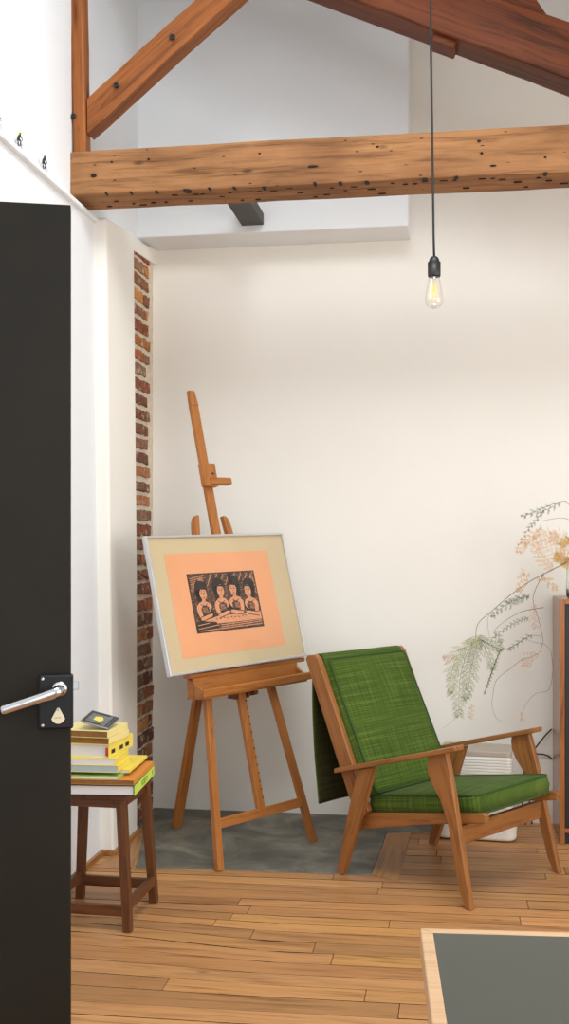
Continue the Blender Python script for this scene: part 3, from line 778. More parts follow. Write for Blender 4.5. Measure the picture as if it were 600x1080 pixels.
def woodcut():
    bm = BM(); lay = [0.0134]
    W, H = WX1 - WX0, WY1 - WY0
    def poly(pts, mi, dz):
        prism_xy(bm, [(WX0 + s * W, WY1 - t * H) for s, t in pts], 0.0133, 0.0134 + dz * 0.00012, mi)
    def ell(cs, ct, rs, rt, mi, dz, rot=0.0, n=16, wob=0.0, seed=0):
        rr = random.Random(seed); pts = []
        for i in range(n):
            a = 2 * PI * i / n; k = 1 + rr.uniform(-wob, wob)
            x, y = math.cos(a) * rs * k, math.sin(a) * rt * k
            pts.append((cs + x * math.cos(rot) - y * math.sin(rot) * 0.62, ct + (x * math.sin(rot) * 1.6 + y * math.cos(rot))))
        poly(pts, mi, dz)
    def line(a, b, w, mi, dz):
        dx, dy = (b[0] - a[0]) * W, (b[1] - a[1]) * H; L = math.hypot(dx, dy) or 1e-6; nx, ny = -dy / L * w / W, dx / L * w / H
        poly([(a[0] + nx, a[1] + ny), (b[0] + nx, b[1] + ny), (b[0] - nx, b[1] - ny), (a[0] - nx, a[1] - ny)], mi, dz)
    poly([(0, 0), (1, 0), (1, 1), (0, 1)], 0, 0)
    # border
    for a, b in (((0, 0.01), (1, 0.01)), ((0, 0.99), (1, 0.99)), ((0.006, 0), (0.006, 1)), ((0.994, 0), (0.994, 1))): line(a, b, 0.002, 1, 9)
    # hatching of the ground
    for k in range(16): line((0.30 + 0.045 * k, 0.03), (0.22 + 0.045 * k, 0.20 + 0.02 * (k % 3)), 0.0016, 2 if k % 2 else 1, 1)
    for k in range(7): line((0.03, 0.08 + 0.035 * k), (0.22, 0.04 + 0.03 * k), 0.0013, 2, 1)
    for k in range(5): line((0.93, 0.06 + 0.05 * k), (0.985, 0.16 + 0.06 * k), 0.0016, 2, 1)
    figs = [(0.17, 0.33, 0), (0.43, 0.30, 1), (0.645, 0.29, 2), (0.865, 0.33, 3)]
    for i, (s, t, k) in enumerate(figs):
        m = 1 if i < 2 else -1
        ell(s, t + 0.36, 0.118, 0.24, 1, 2, wob=0.10, seed=i)                        # dark dress / shade
        ell(s - 0.012 * m, t - 0.05, 0.092, 0.165, 1, 3, wob=0.08, seed=20 + i)      # hair
        ell(s - 0.05 * m, t + 0.05, 0.04, 0.12, 1, 3, wob=0.12, seed=25 + i)
        if i == 2: ell(s - 0.03, t - 0.20, 0.035, 0.09, 1, 3, wob=0.1, seed=31)
        fx = s + 0.014 * m
        ell(fx, t + 0.02, 0.050, 0.105, 2, 4, rot=0.10 * m, wob=0.07, seed=40 + i)   # face
        line((fx - 0.05, t - 0.075), (fx + 0.045, t - 0.06), 0.0034, 1, 5)           # fringe
        for e in (-0.022, 0.018):
            line((fx + e - 0.011, t + 0.005), (fx + e + 0.011, t), 0.0017, 1, 6)
            line((fx + e - 0.012, t - 0.022), (fx + e + 0.012, t - 0.028), 0.0009, 1, 6)
        line((fx, t + 0.01), (fx + 0.007 * m, t + 0.05), 0.0009, 1, 6); line((fx - 0.014, t + 0.083), (fx + 0.014, t + 0.080), 0.0017, 1, 6)
        ell(s + 0.004 * m, t + 0.135, 0.024, 0.035, 2, 4, seed=60 + i)               # neck
        ell(s, t + 0.245, 0.100, 0.105, 2, 4, wob=0.06, seed=70 + i)                 # shoulders
        ell(s + 0.01 * m, t + 0.285, 0.058, 0.075, 0, 5, wob=0.12, seed=75 + i)      # bodice
        line((s - 0.05, t + 0.19), (s, t + 0.235), 0.0014, 1, 6); line((s + 0.05, t + 0.19), (s, t + 0.235), 0.0014, 1, 6)
        ell(s - 0.075 * m, t + 0.33, 0.030, 0.125, 2, 6, rot=-0.22 * m, wob=0.06, seed=80 + i)   # upper arm
        ell(s + 0.010 * m, t + 0.415, 0.092, 0.040, 2, 7, rot=-0.22 * m, wob=0.06, seed=90 + i)  # folded forearm
        line((s - 0.085, t + 0.385 + 0.03 * m), (s + 0.095, t + 0.375 - 0.03 * m), 0.0017, 1, 8)
        line((s - 0.080, t + 0.455 + 0.03 * m), (s + 0.095, t + 0.445 - 0.03 * m), 0.0017, 1, 8)
        line((s - 0.046 * m, t + 0.25), (s - 0.040 * m, t + 0.38), 0.0015, 1, 8)
        for q in range(4): line((s - 0.02 + 0.016 * q, t + 0.25), (s - 0.014 + 0.016 * q, t + 0.34), 0.0007, 2, 8)
    # table in front: pale strip, plates and dark lower rails
    poly([(0.14, 0.80), (0.35, 0.74), (0.72, 0.735), (0.985, 0.72), (0.985, 0.86), (0.50, 0.87), (0.14, 0.86)], 2, 6)
    for k in range(9): line((0.30 + 0.055 * k, 0.775 + 0.01 * (k % 2)), (0.325 + 0.055 * k, 0.80 - 0.01 * (k % 3)), 0.0018, 1, 7)
    for k in range(14): line((0.50 + 0.022 * k, 0.66 + 0.02 * (k % 2)), (0.505 + 0.022 * k, 0.72), 0.0012, 2, 3)
    poly([(0.01, 0.83), (0.15, 0.81), (0.30, 0.84), (0.34, 0.97), (0.01, 0.98)], 1, 8)
    for a, b in (((0.03, 0.93), (0.33, 0.89)), ((0.03, 0.87), (0.20, 0.845)), ((0.36, 0.895), (0.98, 0.875)), ((0.36, 0.93), (0.98, 0.905)), ((0.05, 0.965), (0.98, 0.945))): line(a, b, 0.0016, 2, 9)
    obj('woodcut', bm, ['ink', 'inksolid', 'skinpaper'], pp, grain=(1, 0, 0))
woodcut()
bm = BM(); rect(bm, -h + FB * 0.8, h - FB * 0.8, FB * 0.8, PH - FB * 0.8, 0.0172, 0.0190); obj('glazing', bm, 'pane', pic)

# ------------------------------------------------------------------ stool
st = thing('stool', 'dark brown wooden stool with crossing rails beside the black door', 'stool', (-1.255, 3.775, 0), R(-2))
A = [(-0.148, -0.155), (0.150, -0.152), (0.143, 0.160), (-0.146, 0.158)]
for x, y in A:
    bm = BM(); sx, sy = math.copysign(1, x), math.copysign(1, y)
    tx, ty = sx * 0.118, sy * 0.128
    stick(bm, (x, y, 0), (tx, ty, 0.447), 0.030, 0.030, (1, 0, 0), w2=0.034, t2=0.034)
    obj('leg', bm, 'stool', st, bevel=0.003, grain=(0, 0, 1))
for s in (-1, 1):
    bm = BM(); box(bm, -0.118, 0.118, s * 0.126 - 0.010, s * 0.126 + 0.010, 0.418, 0.446); obj('apron', bm, 'stool', st, bevel=0.002)
    bm = BM(); box(bm, s * 0.116 - 0.010, s * 0.116 + 0.010, -0.128, 0.128, 0.418, 0.446); obj('apron', bm, 'stool', st, bevel=0.002)
    bm = BM(); box(bm, -0.140, 0.140, s * 0.152 - 0.010, s * 0.152 + 0.010, 0.052, 0.090); obj('stretcher', bm, 'stool', st, bevel=0.003)
    bm = BM(); box(bm, s * 0.142 - 0.010, s * 0.142 + 0.010, -0.15, 0.15, 0.066, 0.104); obj('stretcher', bm, 'stool', st, bevel=0.003)
bm = BM(); box(bm, -0.140, 0.137, -0.147, 0.150, 0.446, 0.468); obj('seat', bm, 'stool', st, bevel=0.004, seg=3)

# ------------------------------------------------------------------ books on the stool (bottom to top)
def book(name, label, cx, cy, z, L, D, T, rz, cover, pages, spine=None, soft=False, group='books stacked on the stool', tiltx=0.0, tilty=0.0):
    """origin at the near right bottom corner; L runs left (-x), D runs back (+y); spine on the right (+x) side"""
    t = thing(name, label, 'book', (cx, cy, z), rz, group); t.rotation_euler = (tiltx, tilty, rz)
    c = 0.0012 if soft else 0.0026
    bm = BM()
    box(bm, -L, 0, 0, D, 0, c); box(bm, -L, 0, 0, D, T - c, T); box(bm, -c, 0, 0, D, c, T - c)
    cv = obj('cover', bm, cover, t, bevel=0.0006)
    bm = BM(); box(bm, -L + 0.003, -c, 0.0015 if soft else 0.004, D - 0.004, c, T - c); obj('page_block', bm, pages, t)
    if spine:
        bm = BM(); box(bm, 0.0, 0.0012, 0.001, D - 0.001, 0.001, T - 0.001); sp = obj('spine', bm, spine, t)
    return t
def text_on(parent, s, size, mat, loc, rot, name='lettering'):
    cu = bpy.data.curves.new(name, 'FONT'); cu.body = s; cu.size = size; cu.extrude = 0.0003; cu.align_x = 'CENTER'; cu.align_y = 'CENTER'
    tmp = bpy.data.objects.new(name, cu); me = bpy.data.meshes.new_from_object(tmp); bpy.data.objects.remove(tmp)
    o = bpy.data.objects.new(name, me); COL.objects.link(o); me.materials.clear(); me.materials.append(M[mat]); o.parent = parent; o.location = loc; o.rotation_euler = rot
    return o
z = 0.4685
b1 = book('book', 'large white paged book with lime green spine, lowest on the stool', -1.0855, 3.607, z, 0.285, 0.345, 0.036, R(4.5), 'black', 'pages', 'lime')
text_on(b1, 'KOEEYY', 0.028, 'darkgreen', (0.0014, 0.17, 0.017), (PI / 2, 0, PI / 2))
bm = BM(); box(bm, 0.0013, 0.0017, 0.305, 0.318, 0.009, 0.026); obj('red_mark', bm, 'red', b1)
z += 0.0365
book('book', 'thin orange covered book lying on the lime spined book', -1.088, 3.61, z, 0.28, 0.335, 0.017, R(4), 'orange', 'pagesbrown', soft=True); z += 0.0175
book('magazine', 'green printed magazine under the white paged books', -1.142, 3.612, z, 0.24, 0.20, 0.010, R(3), 'greencover', 'pages', soft=True)
b4 = book('magazine', 'yellow magazine sticking out at the right of the stack', -1.122, 3.675, z + 0.0105, 0.19, 0.27, 0.010, R(3), 'yellow', 'pages', soft=True)
bm = BM()
for k in range(5): box(bm, -0.10 + 0.012 * k, -0.095 + 0.012 * k, 0.05 + 0.03 * k, 0.09 + 0.03 * k, 0.0101, 0.0106)
obj('printed_marks', bm, 'darkgreen', b4); z += 0.021
z += 0.0003
book('book', 'pale book with bluish page edges, fourth up from the bottom book', -1.148, 3.62, z, 0.235, 0.18, 0.024, R(3), 'yellow', 'pagesblue', soft=True); z += 0.0243
book('book', 'cream paged book lying on the bluish paged book', -1.158, 3.622, z, 0.22, 0.20, 0.023, R(4), 'yellow', 'pages', 'yellow', soft=True); z += 0.0233
b7 = book('book', 'thick white paged yellow book with red headband', -1.181, 3.625, z, 0.20, 0.24, 0.047, R(-3), 'yellow', 'pages', 'yellow')
bm = BM(); box(bm, -0.012, -0.003, -0.001, 0.006, 0.008, 0.036); obj('headband', bm, 'red', b7)
for y0 in (0.02, 0.10, 0.16):
    bm = BM(); box(bm, 0.0012, 0.0018, y0, y0 + 0.035, 0.012, 0.026); obj('spine_print', bm, 'black', b7)
z += 0.0473
book('book', 'brown paged paperback with cream spine, lower of two', -1.180, 3.622, z, 0.19, 0.19, 0.023, R(-4), 'paleyellow', 'pagesbrown', 'paleyellow', soft=True); z += 0.0235
book('book', 'brown paged paperback with cream spine, upper of two', -1.184, 3.618, z, 0.19, 0.19, 0.023, R(-4), 'paleyellow', 'pagesbrown', 'paleyellow', soft=True); z += 0.0235
b10 = book('booklet', 'small grey booklet with yellow picture on top of the stack', -1.188, 3.640, z + 0.002, 0.104, 0.135, 0.006, R(3), 'greycover', 'pages', soft=True, tilty=R(14), tiltx=R(7))
bm = BM(); prism_xy(bm, [(-0.070, 0.045), (-0.045, 0.038), (-0.038, 0.065), (-0.050, 0.092), (-0.072, 0.080)], 0.006, 0.0064); obj('printed_picture', bm, 'yellow', b10)
bm = BM()
for k in range(2): box(bm, -0.018 + 0.009 * k, -0.012 + 0.009 * k, 0.006, 0.128, 0.006, 0.0063)
box(bm, -0.095, -0.03, 0.112, 0.126, 0.006, 0.0063); box(bm, -0.095, -0.03, 0.006, 0.018, 0.006, 0.0063); box(bm, -0.100, -0.092, 0.006, 0.126, 0.006, 0.0063)
obj('printed_border', bm, 'black', b10)

# ------------------------------------------------------------------ pendant bulb
pn = thing('pendant_lamp', 'bare filament bulb hanging on a long black cord', 'lamp', (-0.073, 3.852, 2.215))
def bulb():
    pts = [(-0.0055 + 0.000, 0, 0.075 + 0.004), (-0.0057, 0, 0.2), (-0.012, 0, 0.6), (-0.016, 0, 1.02), (-0.018, 0, 1.30)]
    bm = BM(); tube(bm, [(0, 0, 0.122), (-0.002, 0.0, 0.2), (-0.006, 0, 0.5), (-0.012, 0, 0.9), (-0.014, 0, 1.295)], 0.0042, 8); obj('cord', bm, 'cord', pn)
    bm = BM(); lathe(bm, [(0.006, 0.124), (0.012, 0.121), (0.0165, 0.114), (0.018, 0.106), (0.018, 0.104), (0.0225, 0.103), (0.0225, 0.056), (0.021, 0.052), (0.016, 0.052)], (0, 0, 0), 24); obj('lamp_holder', bm, 'black', pn)
    out = [(0.0165, 0.056), (0.0185, 0.048), (0.0215, 0.034), (0.0262, 0.012), (0.0300, -0.010), (0.0318, -0.026), (0.0300, -0.040), (0.0235, -0.050), (0.012, -0.0565), (0.004, -0.058), (0.001, -0.060)]
    inn = [(max(r - 0.0007, 0.0003), z + (0.0007 if z < -0.045 else 0)) for r, z in out]
    bm = BM(); seg = 28
    prof = out[:] ; lathe(bm, prof, (0, 0, 0), seg); lathe(bm, inn, (0, 0, 0), seg)
    gl = obj('glass_bulb', bm, 'glass', pn)
    # inner skin must face inwards: flip the smaller shell
    me = gl.data; bm2 = bmesh.new(); bm2.from_mesh(me); bm2.faces.ensure_lookup_table()
    half = len(bm2.faces) // 2
    bmesh.ops.reverse_faces(bm2, faces=bm2.faces[half:]); bm2.to_mesh(me); bm2.free()
    bm = BM(); tube(bm, [(0, 0, 0.055), (0, 0, 0.02), (0, 0, 0.0)], [0.006, 0.003, 0.0022], 8); stm = obj('stem', bm, 'ivory', pn)
    bm = BM()
    for k in range(6):
        a = 2 * PI * k / 6; tube(bm, [(0.006 * math.cos(a), 0.006 * math.sin(a), 0.022), (0.010 * math.cos(a + .4), 0.010 * math.sin(a + .4), -0.022)], 0.0009, 5)
    obj('filament', bm, 'filament', pn)
    bm = BM(); lathe(bm, [(0.05, 1.30), (0.05, 1.285), (0.03, 1.27), (0.006, 1.262)], (-0.014, 0, 0), 24); obj('ceiling_rose', bm, 'black', pn)
bulb()

# ------------------------------------------------------------------ cabinet at the right edge, with vase and fern
cb = thing('cabinet', 'tall teak cabinet with dark front at the right edge', 'cabinet', (0.457, 4.96, 0), R(0))
CW, CD, CH = 0.62, 0.355, 1.087
bm = BM(); box(bm, 0, 0.022, 0, CD, 0.0, CH); obj('side_panel', bm, 'cabwood', cb, bevel=0.002)
bm = BM(); box(bm, CW - 0.022, CW, 0, CD, 0.0, CH); obj('side_panel', bm, 'cabwood', cb, bevel=0.002)
bm = BM(); box(bm, 0.022, CW - 0.022, 0, CD, CH - 0.022, CH); obj('top_panel', bm, 'cabwood', cb, bevel=0.002)
bm = BM(); box(bm, 0.022, CW - 0.022, 0.01, CD, 0.05, 0.07); obj('bottom_panel', bm, 'cabwood', cb, bevel=0.002)
bm = BM(); box(bm, 0.022, CW - 0.022, CD - 0.008, CD, 0.07, CH - 0.022); obj('back_panel', bm, 'cabwood', cb)
bm = BM(); box(bm, 0.022, CW - 0.022, 0.02, 0.035, 0.0, 0.05); obj('plinth', bm, 'black', cb)
for x0, x1 in ((0.024, CW / 2 - 0.001), (CW / 2 + 0.001, CW - 0.024)):
    bm = BM(); box(bm, x0, x1, 0.012, 0.030, 0.072, CH - 0.024); d = obj('door', bm, 'black', cb, bevel=0.002)
    bm = BM(); xx = x1 - 0.03 if x0 < 0.1 else x0 + 0.03; tube(bm, [(xx, 0.004, 0.55), (xx, 0.004, 0.66)], 0.005, 8); obj('handle', bm, 'chrome', d)
va = thing('vase', 'pale green clear glass vase standing on the cabinet', 'vase', (0.555, 5.10, CH))
bm = BM()
out = [(0.050, 0.0), (0.056, 0.006), (0.058, 0.05), (0.056, 0.12), (0.052, 0.165), (0.056, 0.185), (0.0535, 0.186), (0.0495, 0.165), (0.053, 0.12), (0.055, 0.05), (0.052, 0.012), (0.001, 0.011)]
lathe(bm, out, (0, 0, 0), 32); obj('vessel', bm, 'vase', va)

fern = thing('fern_spray', 'dried and green fern sprays arching out over the armchair', 'plant', (0.555, 5.10, CH + 0.012))
FO = Vector((0.555, 5.10, CH + 0.012))
def px(x, y, Y):
    """point at depth Y seen along the photo direction (crop 440..600, 510..780 at 3.75x)"""
    X = 440 + x / 3.75; Yp = 510 + y / 3.75
    t8 = R(8.9); a = (X - 300) / 1150; d = (574 - Yp) / 1150
    rx = a * math.cos(t8) - math.sin(t8); ry = a * math.sin(t8) + math.cos(t8); t = Y / ry
    return Vector((rx * t, Y, 1.331 + d * t)) - FO
def twig(pts, r, mat='twig', name='stem'):
    P = [px(*p) for p in pts]; C = catmull(P, 6)
    rs = [r * (1 - 0.55 * i / (len(C) - 1)) for i in range(len(C))]
    bm = BM(); tube(bm, C, rs, 6); return obj(name, bm, mat, fern), C
def leaflet(bm, p, d, L, w, nrm, mi=0):
    d = d.normalized(); s = d.cross(nrm).normalized()
    a = bm.verts.new(p); b = bm.verts.new(p + d * L * 0.45 + s * w); c = bm.verts.new(p + d * L); e = bm.verts.new(p + d * L * 0.45 - s * w)
    f = bm.faces.new((a, b, c, e)); f.material_index = mi
def frond(pts, side, n, mats, seed, name='fern_frond', leaf=0.012, stemr=0.0011, sub=5, droop=0.3, taper=True, lw=0.0011):
    rnd = random.Random(seed); C = catmull([px(*p) for p in pts], 8)
    bm = BM(); tube(bm, C, [stemr * (1 - 0.6 * i / (len(C) - 1)) for i in range(len(C))], 5)
    for k in range(n):
        f = (k + 0.5) / n; i = min(int(f * (len(C) - 1)), len(C) - 2); p = C[i].lerp(C[i + 1], f * (len(C) - 1) - i)
        d = (C[i + 1] - C[i]).normalized(); nr = Vector((rnd.uniform(-.5, .5), -1, rnd.uniform(-.3, .5))).normalized()
        s = d.cross(nr).normalized() * (1 if k % 2 else -1)
        L = side * (math.sin(PI * min(1, 0.15 + 0.85 * f)) * 0.8 + 0.25 if taper else rnd.uniform(0.5, 1.1)) * rnd.uniform(0.7, 1.2)
        b = (d * 0.75 + s * 0.8 + Vector((0, rnd.uniform(-.4, .4), -droop * rnd.random()))).normalized()
        q = p + b * L
        if sub:
            tube(bm, [p, p.lerp(q, 0.5) + Vector((0, 0, 0.002)), q], 0.0005, 4, mi=0)
            for m in range(sub):
                g = (m + 0.6) / sub; r0 = p.lerp(q, g)
                for sg in (-1, 1):
                    ld = (b * 0.7 + b.cross(nr).normalized() * sg * 0.8 + Vector((0, rnd.uniform(-.4, .4), rnd.uniform(-.25, .2)))).normalized()
                    leaflet(bm, r0, ld, leaf * (1.15 - 0.5 * g) * rnd.uniform(0.7, 1.2), lw, nr, rnd.randrange(len(mats)))
            leaflet(bm, q, b, leaf, lw, nr, rnd.randrange(len(mats)))
        else:
            leaflet(bm, p, b, L, lw * 1.6, nr, rnd.randrange(len(mats)))
    return obj(name, bm, mats, fern, grain=None)
B = (630, 560, 5.10); mouth = (640, 300, 5.10)
main = [B, (660, 400, 5.10), (640, 300, 5.09), (600, 308, 5.06), (520, 348, 5.02), (440, 390, 5.0), (370, 440, 5.0), (290, 508, 5.01), (240, 555, 5.02), (231, 610, 5.02)]
twig(main, 0.0024)
twig([B, (650, 420, 5.10), (640, 250, 5.10), (600, 143, 5.05), (490, 148, 5.02)], 0.0017)
twig([B, (662, 420, 5.12), (660, 160, 5.12), (600, 84, 5.08), (565, 72, 5.05), (415, 130, 5.03)], 0.0016, 'leafdark')
twig([(500, 360, 5.04), (480, 392, 5.05), (460, 440, 5.06), (460, 475, 5.06), (480, 540, 5.06), (494, 600, 5.05), (494, 632, 5.05), (440, 620, 5.03)], 0.0014)
twig([(494, 632, 5.05), (515, 645, 5.08), (530, 668, 5.10)], 0.0010)
twig([(420, 690, 5.05), (370, 730, 5.06), (315, 775, 5.07), (300, 830, 5.07), (296, 880, 5.06), (315, 930, 5.05), (352, 946, 5.04)], 0.0011, 'twig')
twig([(480, 672, 5.05), (440, 690, 5.05), (420, 690, 5.05)], 0.0010)
twig([(494, 632, 5.05), (490, 655, 5.05), (480, 672, 5.05)], 0.0010)
twig([(530, 668, 5.10), (536, 740, 5.11), (520, 815, 5.08), (470, 830, 5.07), (432, 870, 5.06), (410, 930, 5.05)], 0.0010)
twig([(165, 910, 5.0), (140, 940, 5.01), (95, 972, 5.02)], 0.0008, 'rust')
twig([(330, 655, 5.02), (300, 730, 5.02), (265, 832, 5.02)], 0.0022, 'leafdark')
twig([(240, 612, 5.02), (290, 640, 5.02), (330, 655, 5.02), (350, 655, 5.03), (385, 640, 5.03), (440, 605, 5.03), (455, 600, 5.03), (494, 605, 5.05)], 0.0014, 'leafdark')
twig([(440, 390, 5.0), (415, 420, 5.01), (400, 445, 5.02)], 0.0012)
twig([(290, 508, 5.01), (278, 540, 5.015), (285, 600, 5.02), (300, 630, 5.02)], 0.0009, 'leafgreen')
twig([(500, 490, 5.06), (440, 500, 5.05), (400, 512, 5.04), (340, 548, 5.03), (300, 585, 5.03)], 0.0014, 'leafdark')
# pale hanging cluster
frond([(236, 600, 5.02), (215, 640, 5.01), (190, 690, 5.0), (172, 760, 5.0), (165, 840, 5.0), (163, 915, 5.0)], 0.070, 34, ['leafgreen', 'leafpale', 'leafpale'], 1, leaf=0.016, sub=7)
frond([(232, 610, 5.02), (190, 650, 5.0), (150, 700, 4.99), (135, 770, 4.99), (132, 830, 4.99)], 0.050, 24, ['leafpale', 'leafgreen', 'leafpale'], 2, leaf=0.014, sub=6)
frond([(240, 610, 5.02), (230, 660, 5.01), (215, 720, 5.01), (205, 790, 5.01), (195, 850, 5.01)], 0.050, 24, ['leafgreen', 'leafpale', 'leafdark'], 3, leaf=0.014, sub=6)
frond([(238, 608, 5.02), (270, 625, 5.02), (305, 640, 5.02), (330, 656, 5.02)], 0.042, 14, ['leafgreen', 'leafdark', 'leafpale'], 4, leaf=0.014, sub=6)
frond([(250, 615, 5.02), (275, 665, 5.02), (290, 700, 5.02), (296, 730, 5.02)], 0.034, 12, ['leafgreen', 'leafpale'], 5, leaf=0.012, sub=5)
frond([(160, 690, 5.0), (130, 690, 5.0), (105, 690, 5.0)], 0.020, 8, ['rust', 'dried'], 6, leaf=0.012, sub=3)
# green sprigs
frond([(565, 72, 5.05), (520, 100, 5.04), (470, 112, 5.03), (415, 131, 5.03)], 0.024, 14, ['leafdark', 'leafgreen'], 7, leaf=0.010, sub=4)
frond([(500, 105, 5.04), (470, 145, 5.03), (440, 180, 5.03), (400, 246, 5.03)], 0.012, 16, ['leafdark', 'leafgreen'], 8, leaf=0.008, sub=3)
frond([(445, 440, 5.02), (400, 455, 5.02), (360, 475, 5.02), (320, 500, 5.02), (298, 525, 5.02)], 0.026, 16, ['leafdark', 'leafdark', 'leafgreen'], 9, leaf=0.011, sub=4)
frond([(440, 445, 5.02), (400, 460, 5.02), (355, 470, 5.02)], 0.018, 10, ['leafdark', 'leafgreen'], 10, leaf=0.010, sub=3)
frond([(440, 530, 5.04), (400, 545, 5.03), (350, 572, 5.03), (300, 612, 5.03)], 0.014, 20, ['leafdark', 'leafgreen'], 11, leaf=0.008, sub=2)
frond([(455, 600, 5.03), (420, 615, 5.03), (385, 640, 5.03), (362, 658, 5.03)], 0.014, 12, ['leafdark', 'leafgreen'], 12, leaf=0.010, sub=2)
frond([(330, 656, 5.02), (305, 720, 5.02), (285, 780, 5.02), (265, 832, 5.02)], 0.008, 26, ['leafdark'], 13, leaf=0.006, sub=1)
frond([(300, 590, 5.03), (320, 605, 5.03), (335, 625, 5.03)], 0.018, 6, ['leafgreen'], 14, leaf=0.010, sub=3)
# dried foliage
for k, (path, sd, n) in enumerate([
    ([(590, 320, 5.06), (560, 290, 5.05), (500, 250, 5.03), (440, 230, 5.02), (400, 270, 5.01)], 0.045, 26),
    ([(600, 300, 5.07), (560, 240, 5.06), (520, 210, 5.04), (470, 200, 5.03), (420, 235, 5.02)], 0.045, 26),
    ([(620, 280, 5.08), (590, 240, 5.07), (560, 215, 5.05), (530, 205, 5.04)], 0.045, 20),
    ([(540, 340, 5.04), (500, 310, 5.03), (470, 260, 5.02), (480, 180, 5.02)], 0.034, 18),
    ([(440, 390, 5.0), (420, 350, 5.0), (405, 400, 5.0), (398, 425, 5.0)], 0.022, 12),
    ([(480, 390, 5.05), (500, 370, 5.05), (530, 400, 5.05), (550, 415, 5.05)], 0.022, 10)]):
    frond(path, sd, n, ['dried', 'dried', 'rust'], 30 + k, name='dried_frond', leaf=0.011, sub=8, droop=0.1, lw=0.0008)
frond([(600, 330, 5.06), (575, 300, 5.05), (550, 285, 5.05)], 0.034, 18, ['driedgold', 'dried'], 40, name='dried_frond', leaf=0.013, sub=8, lw=0.0014)
frond([(610, 230, 5.06), (590, 225, 5.05), (570, 240, 5.05)], 0.026, 10, ['driedgold', 'dried'], 41, name='dried_frond', leaf=0.013, sub=7, lw=0.0014)
frond([(480, 672, 5.05), (455, 680, 5.05), (435, 700, 5.05), (425, 720, 5.05)], 0.034, 12, ['rust', 'rust', 'dried'], 42, name='dried_frond', leaf=0.012, sub=3, droop=0.5)
frond([(460, 475, 5.06), (462, 520, 5.06), (466, 570, 5.06)], 0.026, 10, ['rust', 'dried'], 43, name='dried_frond', leaf=0.012, sub=2)
frond([(215, 872, 5.02), (214, 900, 5.02), (212, 928, 5.02)], 0.014, 7, ['dried', 'rust'], 44, name='dried_frond', leaf=0.010, sub=2)
frond([(410, 905, 5.05), (412, 925, 5.05), (420, 935, 5.05)], 0.012, 6, ['rust', 'dried'], 45, name='dried_frond', leaf=0.010, sub=2)

# cables behind the chair
def cable(pts, label):
    bm = BM(); tube(bm, catmull(pts, 8), 0.0035, 7); return tag(obj('cable', bm, 'cord', smooth=True), label, 'cable', 'black cables beside the cabinet')
cable([(0.453, 5.318, 0.452), (0.425, 5.31, 0.425), (0.40, 5.30, 0.395), (0.362, 5.285, 0.347), (0.33, 5.27, 0.29), (0.31, 5.26, 0.15), (0.33, 5.28, 0.004)], 'black cable slanting from the cabinet down towards the chair arm')
cable([(0.453, 5.322, 0.312), (0.43, 5.318, 0.327), (0.395, 5.312, 0.333), (0.355, 5.305, 0.326), (0.335, 5.30, 0.25), (0.36, 5.30, 0.004)], 'black cable running level from the cabinet behind the chair leg')

# ------------------------------------------------------------------ white ribbed appliance behind the chair
ap = thing('appliance', 'white ribbed appliance with rounded base on floor behind the armchair', 'appliance', (0.098, 5.09, 0.0045), R(-4))
def rrect(w, d, r, n=6):
    pts = []
    for cx, cy, a0 in ((w / 2 - r, d / 2 - r, 0), (-w / 2 + r, d / 2 - r, 90), (-w / 2 + r, -d / 2 + r, 180), (w / 2 - r, -d / 2 + r, 270)):
        for k in range(n + 1): a = R(a0 + 90 * k / n); pts.append((cx + r * math.cos(a), cy + r * math.sin(a)))
    return pts
bm = BM(); prism_xy(bm, rrect(0.36, 0.27, 0.05), 0.0, 0.075); obj('base', bm, 'white_plastic', ap, bevel=0.016, seg=4)
bm = BM(); prism_xy(bm, rrect(0.31, 0.20, 0.02), 0.074, 0.370); bd = obj('body', bm, 'white_plastic', ap, bevel=0.003)
bm = BM()
for k in range(22):
    zz = 0.09 + 0.0126 * k; prism_xy(bm, rrect(0.322, 0.212, 0.024), zz, zz + 0.0092)
obj('ribs', bm, 'white_plastic', bd, bevel=0.0015)
bm = BM(); prism_xy(bm, rrect(0.318, 0.206, 0.024), 0.369, 0.395); obj('top_cover', bm, 'beige_plastic', ap, bevel=0.006, seg=3)
for xx in (0.05, 0.10):
    bm = BM(); lathe(bm, [(0.006, 0), (0.006, 0.003), (0.003, 0.004)], (xx, -0.134, 0.045), 12, mtx=Matrix.Rotation(PI / 2, 3, 'X')); obj('button', bm, 'beige_plastic', ap)

# ------------------------------------------------------------------ table in the foreground
tb2 = thing('table', 'table with slate grey top and pale wooden edge at bottom right', 'table', (-0.0535, 1.692, 0), R(4.3))
TL_, TD_ = 1.2, 0.75
bm = BM(); box(bm, 0.019, TL_ - 0.019, -TD_ + 0.019, -0.019, 0.715, 0.7395); obj('tabletop', bm, 'tabletop', tb2)
bm = BM()
def ep(pts): prism_xy(bm, pts, 0.70, 0.74)
e = 0.019
ep([(0, 0), (TL_, 0), (TL_ - e, -e), (e, -e)]); ep([(0, -TD_), (e, -TD_ + e), (TL_ - e, -TD_ + e), (TL_, -TD_)])
ep([(0, 0), (e, -e), (e, -TD_ + e), (0, -TD_)]); ep([(TL_, 0), (TL_, -TD_), (TL_ - e, -TD_ + e), (TL_ - e, -e)])
obj('edging', bm, 'tableedge', tb2, bevel=0.002)
for x in (0.05, TL_ - 0.05):
    for y in (-0.05, -TD_ + 0.05):
        bm = BM(); stick(bm, (x, y, 0), (x, y, 0.70), 0.035, 0.035, (1, 0, 0), w2=0.045, t2=0.045); obj('leg', bm, 'tableedge', tb2, bevel=0.003)
for y in (-0.06, -TD_ + 0.06):
    bm = BM(); box(bm, 0.06, TL_ - 0.06, y - 0.01, y + 0.01, 0.62, 0.70); obj('apron', bm, 'tableedge', tb2)

